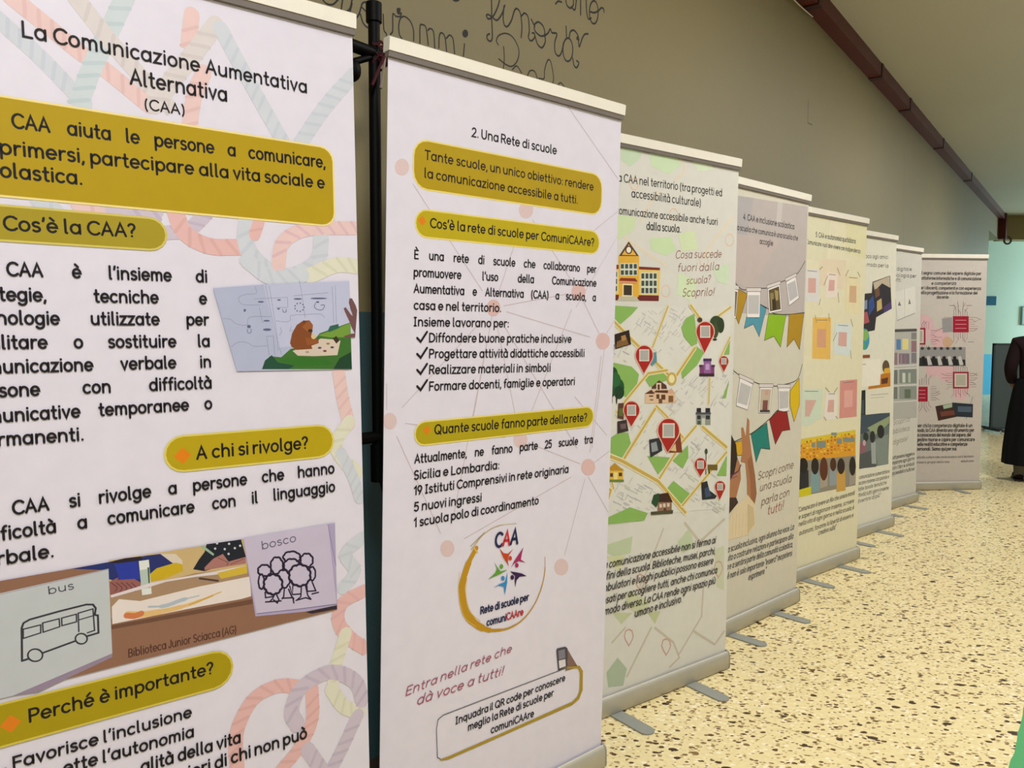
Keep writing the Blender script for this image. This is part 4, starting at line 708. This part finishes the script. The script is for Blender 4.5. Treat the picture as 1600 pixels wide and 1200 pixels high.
for t_, a, b in (('"Comunicare è avere un filo che unisce mondi', (400,632), (678,545)), ('e saperi di ragionare insieme, scrivere', (404,667), (675,585)), ('nella vita di ogni giorno e nella scuola, è', (404,702), (675,617)), ('autonomi, favorire la libertà di essere e', (405,747), (672,655)), ('creativo sulla"', (500,745), (586,715))): s.text(t_, a, b, 15, '#5a564e', .2, slant=.22, o=gg)
s.flush()

# ---- banner 6: photo collage
s = banner(6, 'white roll-up banner with globe and classroom photo collage, sixth from the left', '#dcdacc')
u6, v6 = (1320, 340, 4.286), (1320, 580, 4.286)
s.part('title_lettering'); s.text('7. Gioco agli amici', (90,268), (288,276), 17, '#35353a', .24, o=u6); s.text('È un modo per la', (90,322), (290,334), 17, '#35353a', .24, o=u6)
s.part('photo_print'); s.poly([(-20,520),(105,512),(180,505),(186,430),(303,388),(314,610),(210,668),(200,755),(150,765),(-20,780)], '#2b2730', u6)
for p, c in (([(190,435),(300,392),(304,470),(250,440),(200,490)],'#b9ac98'), ([(160,560),(190,520),(200,600),(160,660)],'#2c4a8c'), ([(105,640),(150,630),(165,700),(110,720)],'#a3545a'), ([(215,560),(245,540),(250,610),(215,630)],'#c0a870'), ([(260,600),(312,560),(312,610),(260,640)],'#4a3a6a'), ([(120,560),(150,550),(150,610),(120,620)],'#7a8aa8'), ([(200,480),(230,470),(235,520),(205,540)],'#6a4a34')): s.poly(p, c, u6)
s.part('globe_print'); s.disc(132, 815, 33, '#3f8fae', 72, u6); s.poly([(115,760),(150,750),(160,800),(135,830),(118,810)], '#7fae5c', u6); s.poly([(110,850),(140,840),(135,880),(115,880)], '#4fa070', u6)
s.part('shelf_print'); s.poly([(-20,925),(168,918),(168,940),(-20,948)], '#8a4a28', u6)
s.part('card_print'); s.poly([(60,960),(240,945),(236,1120),(60,1140)], '#e4e0d4', u6); s.stroke([(100,985),(140,982)], 1, '#8a8880', u6)
s.part('toy_print'); s.poly([(240,1050),(305,1030),(305,1130),(155,1150),(160,1130),(235,1120)], '#b8741e', u6); s.disc(275, 1000, 24, '#5a4a34', 45, u6); s.poly([(245,1080),(290,1070),(285,1110),(245,1115)], '#5a2f1c', u6); s.poly([(265,1010),(300,1005),(305,1040),(260,1045)], '#d6a436', u6)
s.part('classroom_photo_print'); s.poly([(-20,300),(80,290),(302,278),(290,622),(80,658),(-20,675)], '#66706e', v6)
for p, c in (([(80,290),(300,280),(298,360),(200,380),(120,420),(80,420)],'#3c4a58'), ([(150,380),(300,300),(296,350),(200,430)],'#8d9a78'), ([(200,460),(290,420),(292,620),(220,630)],'#7d8884'), ([(90,560),(200,520),(210,640),(80,655)],'#4f5356'), ([(175,480),(205,470),(210,620),(180,620)],'#9aa3a4')): s.poly(p, c, v6)
for x, y, rx, ry, c in ((240,405,24,45,'#1f2024'),(185,440,18,40,'#26262c'),(140,440,18,30,'#22302c'),(120,510,24,40,'#8a5a68'),(130,480,10,20,'#c0a0a8')): s.disc(x, y, rx, c, ry, v6)
s.part('card_print'); s.poly([(140,122),(306,108),(300,275),(140,292)], '#d9d6c6', v6); s.stroke([(175,160),(290,150)], .8, '#8f8d84', v6); s.stroke([(175,180),(260,172)], .8, '#a9a79c', v6); s.poly([(60,135),(138,126),(138,290),(60,300)], '#1f2022', v6); s.poly([(85,200),(130,190),(130,285),(85,290)], '#3a4a50', v6)
s.part('quote_lettering')
for t_, a, b in (('a comunicazione aumentativa e', (82,725), (297,680)), ('giocare insieme con parole e', (80,765), (295,715)), ('dalle tavole tematiche', (82,805), (278,755)), ('attività tutti i giorni insieme', (80,845), (292,790)), ('divertirsi di più"', (82,885), (238,840))): s.text(t_, a, b, 17, '#5a564e', .22, slant=.2, o=v6)
s.flush()

# ---- banner 7: grey shelves
s = banner(7, 'pale grey roll-up banner with book drawing and shelf photos, second from the far end', '#c6c4bd')
s.part('title_lettering'); s.text('8. CAA nel digitale', (200,348), (447,356), 16, '#35353a', .26, o=u6); s.text('e una tecnologia per', (200,388), (478,402), 16, '#35353a', .26, o=u6); s.text('tutti', (320,422), (372,430), 16, '#35353a', .26, o=u6)
s.part('book_print'); s.poly([(330,500),(400,480),(470,460),(475,640),(400,670),(340,690)], '#cfcdc6', u6); s.stroke([(335,505),(350,690),(400,668),(470,640)], 1.1, '#85837e', u6, sm=False); s.stroke([(400,480),(402,665)], .8, '#9a9892', u6); s.poly([(355,590),(365,560),(378,590)], '#6a6a66', u6); s.poly([(425,580),(432,540),(442,578)], '#6a6a66', u6)
s.part('shelf_print'); s.poly([(230,748),(482,742),(482,1340),(230,1360)], '#a9a8a4', u6); s.poly([(230,752),(482,744),(482,762),(230,770)], '#4a4846', u6)
for x0, y0, x1, y1, c in ((345,815,375,885,'#4f7aa8'),(385,812,425,885,'#d2c888'),(445,770,480,815,'#7d7c78'),(445,825,480,900,'#8a6a70'),(318,905,352,985,'#8a7078'),(362,910,432,980,'#6f6a78'),(372,915,384,978,'#a07a80'),(400,915,412,978,'#8f6a74'),(445,905,480,975,'#77757a'),(320,1020,352,1115,'#6a706c'),(365,1015,480,1110,'#7a817c'),(385,1040,405,1105,'#c2c6bc'),(425,1040,440,1105,'#a8b0a0'),(320,1135,352,1215,'#6e726e'),(365,1130,480,1215,'#838a84'),(400,1150,440,1210,'#5d6a58')): s.poly(R4(x0, y0, x1, y1), c, u6)
for y in (990, 1010, 1122, 1230): s.stroke([(230,y+12),(482,y-4)], 1.6, '#c9c8c4', u6)
s.part('slogan_lettering')
for t_, a, b in (('Scopri la', (325,360), (432,335)), ('biblioteca', (322,420), (430,395)), ('digitale!', (322,492), (418,465))): s.text(t_, a, b, 22, '#8b8680', .18, slant=.3, o=v6)
s.part('quote_lettering')
for t_, a, b in (('tutti possono leggere e', (316,590), (465,560)), ('imparare ogni giorno', (316,625), (465,592)), ('con i libri e simboli', (316,660), (465,628)), ('accessibili a tutti noi', (316,695), (465,662)), ('"', (316,725), (330,722))): s.text(t_, a, b, 15, '#4a4743', .28, o=v6)
s.flush()

# ---- banner 8: circuit board print
s = banner(8, 'last roll-up banner at the far end, with red chips and circuit lines', '#bfb8b2')
c8 = (1425, 390, 3.432)
s.part('circuit_print')
for x, y, q in ((150,480,50),(180,650,50),(60,420,60),(260,760,40),(110,640,35)): s.disc(x, y, q, '#cfaab0', q*1.2, c8)
rnd = random.Random(11)
for cx, cy in ((262,400),(262,700),(55,470),(55,770)):
    for k in range(7):
        x = cx-38+k*12
        for sg in (-1, 1):
            L = rnd.uniform(30, 75); s.stroke([(x, cy+sg*45), (x, cy+sg*(45+L*.6)), (x+rnd.choice((-14, 0, 14)), cy+sg*(45+L))], .8, rnd.choice(('#8a6a6c', '#7a7674', '#a8848a')), c8, sm=False)
            y = cy-36+k*12; s.stroke([(cx+sg*46, y), (cx+sg*(46+L*.5), y), (cx+sg*(46+L*.9), y+rnd.choice((-12, 0, 12)))], .8, rnd.choice(('#8a6a6c', '#7a7674', '#a8848a')), c8, sm=False)
for pts in ([(200,300),(230,300)], [(290,300),(320,300)], [(245,280),(250,340)], [(275,280),(272,340)], [(300,495),(330,495)], [(290,910),(325,790)]): s.stroke(pts, .8, '#7a7674', c8)
for pts in (R4(219,357,304,444), R4(25,735,84,815)):
    s.part('chip_print'); s.poly(pts, '#9a1430', c8); x0, y0 = pts[0]; x1, y1 = pts[2]
    for k in range(3): s.stroke([(x0+14, y0+(y1-y0)*(k+1)/4), (x1-14, y0+(y1-y0)*(k+1)/4)], .9, '#d0909a', c8)
for pts in (R4(219,655,304,745), R4(10,420,72,510)):
    s.part('chip_print'); s.poly(pts, '#8f2438', c8); x0, y0 = pts[0]; x1, y1 = pts[2]; s.poly(R4(x0+9, y0+9, x1-9, y1-9), '#cdbdb6', c8); s.poly(R4(x0+16, y0+16, x1-16, y1-16), '#a9a498', c8)
s.part('photo_print'); s.poly(R4(30,523,287,625), '#8d8c8c', c8); s.poly([(35,580),(285,590),(287,622),(32,625)], '#2a292c', c8)
for k in range(8): s.poly([(50+k*28,575),(66+k*28,570),(80+k*28,618),(58+k*28,620)], '#b9b7b6' if k % 2 else '#1c1b1e', c8)
for k in range(7): s.disc(55+k*34, 530, 9, '#3a3838', 8, c8)
s.part('hand_print'); s.disc(190, 495, 28, '#c2a086', 28, c8); s.poly([(160,370),(215,365),(218,440),(165,445)], '#8f8e90', c8)
s.part('photo_print'); s.poly([(125,840),(235,820),(245,895),(140,918)], '#3a2420', c8); s.poly([(165,835),(215,825),(215,845),(170,855)], '#9ab09a', c8); s.poly([(150,870),(235,860),(238,885),(155,895)], '#6a3a30', c8); s.poly([(215,820),(327,828),(325,900),(232,895)], '#242c38', c8); s.poly([(245,840),(320,842),(318,872),(245,870)], '#4a5a6c', c8)
s.part('title_lettering')
for t_, a, b in (('el segno comune del sapere digitale per', (42,132), (370,136)), ('piattaforme informatiche e di comunicazione', (38,160), (370,164)), ('e competenza', (105,188), (235,188)), ('per i docenti, competenti e con esperienza', (38,212), (368,216)), ('nella progettazione e la formazione del', (38,238), (350,240)), ('docente', (133,262), (195,262))): s.text(t_, a, b, 11, '#45413f', .28, o=c8)
s.part('body_lettering')
for k, (t_, x1) in enumerate((('per chi la competenza digitale è un', 322), ('modo, la CAA diventa uno strumento per', 332), ('la conoscenza del mondo del sapere, del', 315), ('gestire risorse e capire per comunicare', 335), ('nelle realtà educative e competenze', 295), ('personali. Siamo qui per noi.', 240))): s.text(t_, (25,952+k*25), (x1,951+k*25), 12, '#45413f', .28, o=c8)
s.text('attività svolte in rete con le scuole e con il territorio', (25,1120), (330,1114), 8, '#6a6663', .22, o=c8); s.text('classi e gruppi della rete', (25,1146), (200,1143), 8, '#6a6663', .22, o=c8); s.text('anno in corso', (262,1140), (330,1138), 8, '#6a6663', .22, o=c8)
s.flush()

# ------------------------------------------------------------------ black stand behind the first two banners
def on_wall(px, py, off):
    d = ray(px, py); p0 = wpt(0, off); t_ = (p0-EYEV).dot(nW)/d.dot(nW); return EYEV+d*t_
BK = mat('#030303', .55, 0, .12); SO = .19
foot = on_wall(591, 700, SO); fx, fy = foot.x, foot.y
t = tag(empty('light_stand', (fx, fy, 0)), 'black telescopic stand leaning a crossbar, in the gap between the first two banners', 'stand')
t['label'] = 'black telescopic stand with crossbar in the gap between the first two banners'
top = on_wall(590, 10, SO).z; low = on_wall(591, 752, SO).z
I = lambda px, py, off=.19: on_wall(px, py, off)-Vector((fx, fy, 0))
mb = MB(); mb.tube((0, 0, low), (0, 0, top), .0155, BK); mb.build('column', t, smooth=True)
mb = MB(); mb.tube((0, 0, top-.045), (0, 0, top+.004), .021, BK); mb.build('top_cap', t, smooth=True)
mb = MB(); mb.tube((0, 0, low), (0, 0, low+.10), .021, BK); mb.build('lower_sleeve', t, smooth=True)
a = I(591, 86); mb = MB(); mb.tube(a, a-dW*1.1+Vector((0, 0, -.01)), .016, BK); mb.build('crossbar', t, smooth=True)
mb = MB(); e_ = I(540, 100); mb.tube(a, e_, .009, BK); e2 = I(551, 104); mb.build('brace', t, smooth=True)
mb = MB(); mb.ball(I(551, 110), .022, BK, sc=(1, 1, 1.3)); mb.build('knob', t, smooth=True)
mb = MB(); z = I(591, 682).z; mb.tube((0, 0, z), -dW*.62+Vector((0, 0, z)), .016, BK); mb.build('spreader_bar', t, smooth=True)
for p_, q_ in (((0, 0, low+.06), dW*.42), (-dW*.60+Vector((0, 0, z)), -dW*.74), ((0, 0, low+.06), dW*.40-nW*.10)):
    mb = MB(); end = Vector((q_.x, q_.y, .012)); mb.tube(p_, end, .011, BK); lg = mb.build('leg', t, smooth=True)
    mb = MB(); mb.ball(end, .012, BK); mb.build('rubber_foot', lg, smooth=True)
cr_ = tag(empty('cord', on_wall(591, 84, SO)), 'dark red cord knotted round the black stand and its crossbar', 'cord')
mb = MB(); RC = mat('#431319', .85); rnd = random.Random(4)
pts = []
for k in range(60): pts.append(Vector(((.024+.004*math.sin(k))*math.cos(k*.62), (.024+.004*math.sin(k))*math.sin(k*.62), -.03+.055*(k/60)+.012*math.sin(k*1.7))))
mb.path(pts, .003, RC, 6); mb.build('knot', cr_, smooth=True)
for dx, dz, c in ((-.05, -.10, RC), (-.02, -.10, mat('#8a7a70', .8)), (.05, -.085, RC)):
    mb = MB(); mb.path([nW*.026+Vector((0, 0, -.01)), nW*.03+dW*dx*.5+Vector((0, 0, dz*.5)), nW*.03+dW*dx+Vector((0, 0, dz))], .004, c, 6); mb.build('loose_end', cr_, smooth=True)

# ------------------------------------------------------------------ beyond the lintel
def fl(px, py):
    d = ray(px, py); return EYEV+d*(-EYE/d.z)
def dep(px, py, y):
    d = ray(px, py); return EYEV+d*(y/d.y)
# slate board on feet
y = 11.2; p0, p1 = dep(1552, 538, y), dep(1552, 668, y); w0 = .95
t = tag(empty('display_board', (p0.x+w0/2, y, 0)), 'dark slate freestanding board on white feet behind the standing person', 'board')
mb = MB(); mb.box((-w0/2+.02, -.015, p1.z), (w0/2-.02, .015, p0.z), mat('#4a5658', .6)); mb.build('board_panel', t)
mb = MB(); zt, zb = p0.z, p1.z
for lo, hi in (((-w0/2,-.02,zb),(-w0/2+.025,.02,zt+.01)), ((w0/2-.025,-.02,zb),(w0/2,.02,zt+.01)), ((-w0/2,-.02,zt-.01),(w0/2,.02,zt+.015)), ((-w0/2,-.02,zb-.02),(w0/2,.02,zb))): mb.box(lo, hi, mat('#39444a', .5))
mb.build('board_frame', t)
for sx in (-1, 1):
    mb = MB(); mb.box((sx*(w0/2-.04)-.02, -.02, .03), (sx*(w0/2-.04)+.02, .02, zb), mat('#39444a', .5)); mb.box((sx*(w0/2-.04)-.02, -.25, .03), (sx*(w0/2-.04)+.02, .25, .07), mat('#39444a', .5)); lg = mb.build('leg', t)
    for sy in (-.22, .22):
        mb = MB(); mb.ball((sx*(w0/2-.04), sy, .03), .03, mat('#d5d8da', .5)); mb.build('castor', lg, smooth=True)
# sign and framed notice on the corridor wall
yc = END+2.4
a, b = dep(1538, 463, yc), dep(1556, 477, yc)
t = tag(empty('wall_sign', ((a.x+b.x)/2, yc, (a.z+b.z)/2)), 'small dark blue plaque on the pale corridor wall', 'sign')
mb = MB(); hx, hz = abs(b.x-a.x)/2, abs(a.z-b.z)/2; mb.box((-hx, -.02, -hz), (hx, -.001, hz), mat('#1f5a78', .4)); mb.build('plate', t, bevel=.006)
mb = MB(); mb.box((-hx*.98, -.021, -hz*.98), (hx*.98, -.0195, -hz*.86), mat('#174a64', .4)); mb.build('rim', t)
a, b = dep(1596, 479, yc), dep(1612, 508, yc)
t = tag(empty('framed_notice', ((a.x+b.x)/2, yc, (a.z+b.z)/2)), 'grey framed notice on the corridor wall at the right edge', 'notice'); hx, hz = abs(b.x-a.x)/2, abs(a.z-b.z)/2
mb = MB(); mb.box((-hx, -.025, -hz), (hx, -.001, hz), mat('#5f7d80', .4)); mb.build('frame', t); mb = MB(); mb.box((-hx+.02, -.027, -hz+.02), (hx-.02, -.024, hz-.02), mat('#9fb4b4', .5)); mb.build('sheet', t)

# the person in the doorway
fp = fl(1587, 753); PX, PY = fp.x+.19, fp.y+.05
t = tag(empty('person', (PX, PY, 0), math.radians(-25)), 'person in a dark maroon top and long black skirt standing at the right edge', 'person')
def skin(name, parent, V, E_, Rr, mt, sub=2):
    bm = bmesh.new(); ly = bm.verts.layers.skin.verify(); vs = [bm.verts.new(v) for v in V]
    for a_, b_ in E_: bm.edges.new((vs[a_], vs[b_]))
    for k, r_ in enumerate(Rr): vs[k][ly].radius = r_ if isinstance(r_, tuple) else (r_, r_)
    vs[0][ly].use_root = True
    me = bpy.data.meshes.new(name); bm.to_mesh(me); bm.free(); o = bpy.data.objects.new(name, me); COL.objects.link(o); o.parent = parent
    md = o.modifiers.new('skin', 'SKIN'); md.use_smooth_shade = True
    o.modifiers.new('sub', 'SUBSURF').levels = sub; o.modifiers['sub'].render_levels = sub
    me.materials.append(mt); return o
SKN, TOP, SKT, HAIR = mat('#8d6450', .55), mat('#1c0a11', .9), mat('#060508', .95), mat('#17110f', .6)
# body: pelvis, spine, neck, head, arms with hands clasped low at the front, legs (facing +y, away from the camera)
V = [(0,0,.90),(0,0,1.08),(0,.0,1.24),(0,.0,1.36),(0,.02,1.43),(0,.03,1.50),(0,.04,1.58),
     (-.165,0,1.34),(-.215,-.01,1.10),(-.17,.14,.93),(-.12,.20,.88), (.165,0,1.34),(.215,-.01,1.10),(.17,.14,.93),(.12,.20,.88),
     (-.09,0,.84),(-.10,.02,.48),(-.105,.0,.09),(-.11,.07,.035), (.09,0,.84),(.11,.10,.48),(.12,.10,.09),(.125,.17,.035)]
Ed = [(0,1),(1,2),(2,3),(3,4),(4,5),(5,6),(3,7),(7,8),(8,9),(9,10),(3,11),(11,12),(12,13),(13,14),(0,15),(15,16),(16,17),(17,18),(0,19),(19,20),(20,21),(21,22)]
Rr = [(.14,.11),(.125,.10),(.15,.11),(.10,.08),(.05,.05),(.075,.085),(.07,.08),.055,.042,.033,.028,.055,.042,.033,.028,.085,.055,.036,.03,.085,.055,.036,.03]
skin('body', t, V, Ed, Rr, SKN)
V = [(0,0,.88),(0,0,1.08),(0,0,1.24),(0,0,1.37),(0,.01,1.41),(-.165,0,1.345),(-.222,-.01,1.10),(-.18,.13,.945),(.165,0,1.345),(.222,-.01,1.10),(.18,.13,.945)]
skin('jumper', t, V, [(0,1),(1,2),(2,3),(3,4),(3,5),(5,6),(6,7),(3,8),(8,9),(9,10)], [(.165,.14),(.15,.125),(.175,.13),(.125,.10),(.07,.07),.075,.062,.05,.075,.062,.05], TOP)
mb = MB(); mb.lathe([(.155,1.0),(.19,.90),(.215,.72),(.235,.5),(.25,.3),(.255,.165),(.245,.165)], (0,0), SKT, 64, .035, 11, 1, .85); mb.build('skirt', t, smooth=True)
mb = MB(); mb.ball((0,.015,1.575), .098, HAIR, 18, 12, (1, 1.08, 1.22)); mb.ball((0,-.06,1.47), .085, HAIR, 16, 10, (1, .8, 1.2)); mb.build('hair', t, smooth=True)
SOCK, SHOE = mat('#6e6a5c', .9), mat('#1c0e10', .5)
mb = MB(); 
for sx in (-1, 1): mb.ball((sx*.034, .112, 1.53), .012, mat('#e8e4de', .4)); mb.ball((sx*.034, .122, 1.53), .006, mat('#1a120e', .3)); 
mb.build('eyes', t, smooth=True)
mb = MB(); mb.ball((0,.13,1.505), .014, SKN, sc=(1,1.1,1.5)); mb.ball((0,.118,1.465), .02, mat('#7a4038', .5), sc=(1.2,.4,.4)); 
for sx in (-1, 1): mb.ball((sx*.085,.035,1.52), .022, SKN, sc=(.5,.8,1.4))
mb.build('face', t, smooth=True)
for x, y_ in ((-.108, .0), (.122, .10)):
    mb = MB(); mb.tube((x, y_, .05), (x, y_+.005, .30), .045, SOCK, .062, 16); mb.build('sock', t, smooth=True)
    mb = MB(); mb.ball((x, y_+.055, .04), .06, SHOE, 16, 10, (.85, 2.1, .66)); mb.box((x-.045, y_-.06, 0), (x+.045, y_+.16, .018), SHOE); mb.build('shoe', t, smooth=True)
for sx in (-1, 1):
    for k in range(4):
        mb = MB(); bx_, by_, bz_ = sx*(.115-.002*k), .205+.012*k*.6, .885-.017*k
        mb.path([Vector((bx_, by_, bz_)), Vector((bx_-sx*.035, by_+.018, bz_-.012)), Vector((bx_-sx*.065, by_+.01, bz_-.018-.002*k))], .0085, SKN, 8); mb.build('finger', t, smooth=True)
    mb = MB(); mb.path([Vector((sx*.12, .19, .895)), Vector((sx*.09, .20, .915)), Vector((sx*.065, .205, .912))], .0095, SKN, 8); mb.build('thumb', t, smooth=True)

# green sticker on the floor at the right edge
a, b = fl(1572, 1225), fl(1606, 1082); d = (b-a).normalized(); n = Vector((d.y, -d.x, 0))
t = tag(empty('floor_sticker', (a.x, a.y, 0)), 'bright green floor sticker with white marks at the lower right edge', 'sticker')
mb = MB(); L = (b-a).length; rnd = random.Random(2); left = []
for k in range(15): left.append(d*(L*k/14)+n*rnd.uniform(-.004, .004))
ol = left+[d*L+n*.5, n*.5]; m_ = len(ol)
mb.add([(p.x, p.y, .0004) for p in ol]+[(p.x, p.y, .0016) for p in ol], [tuple(range(m_)), tuple(range(2*m_-1, m_-1, -1))]+[(k, (k+1) % m_, m_+(k+1) % m_, m_+k) for k in range(m_)], mat('#3d9a57', .5)); mb.build('sheet', t)
mb = MB(); q = fl(1599, 1178)-a
for k in range(3):
    c = q+n*(.02+.05*k)+d*(.012*k); vs = [c, c+d*.02, c+d*.02+n*.03, c+n*.03]; mb.add([(p.x, p.y, .0019) for p in vs], [(0,1,2,3)], mat('#dfe6dc', .5))
mb.build('white_mark', t)
bpy.context.view_layer.update()
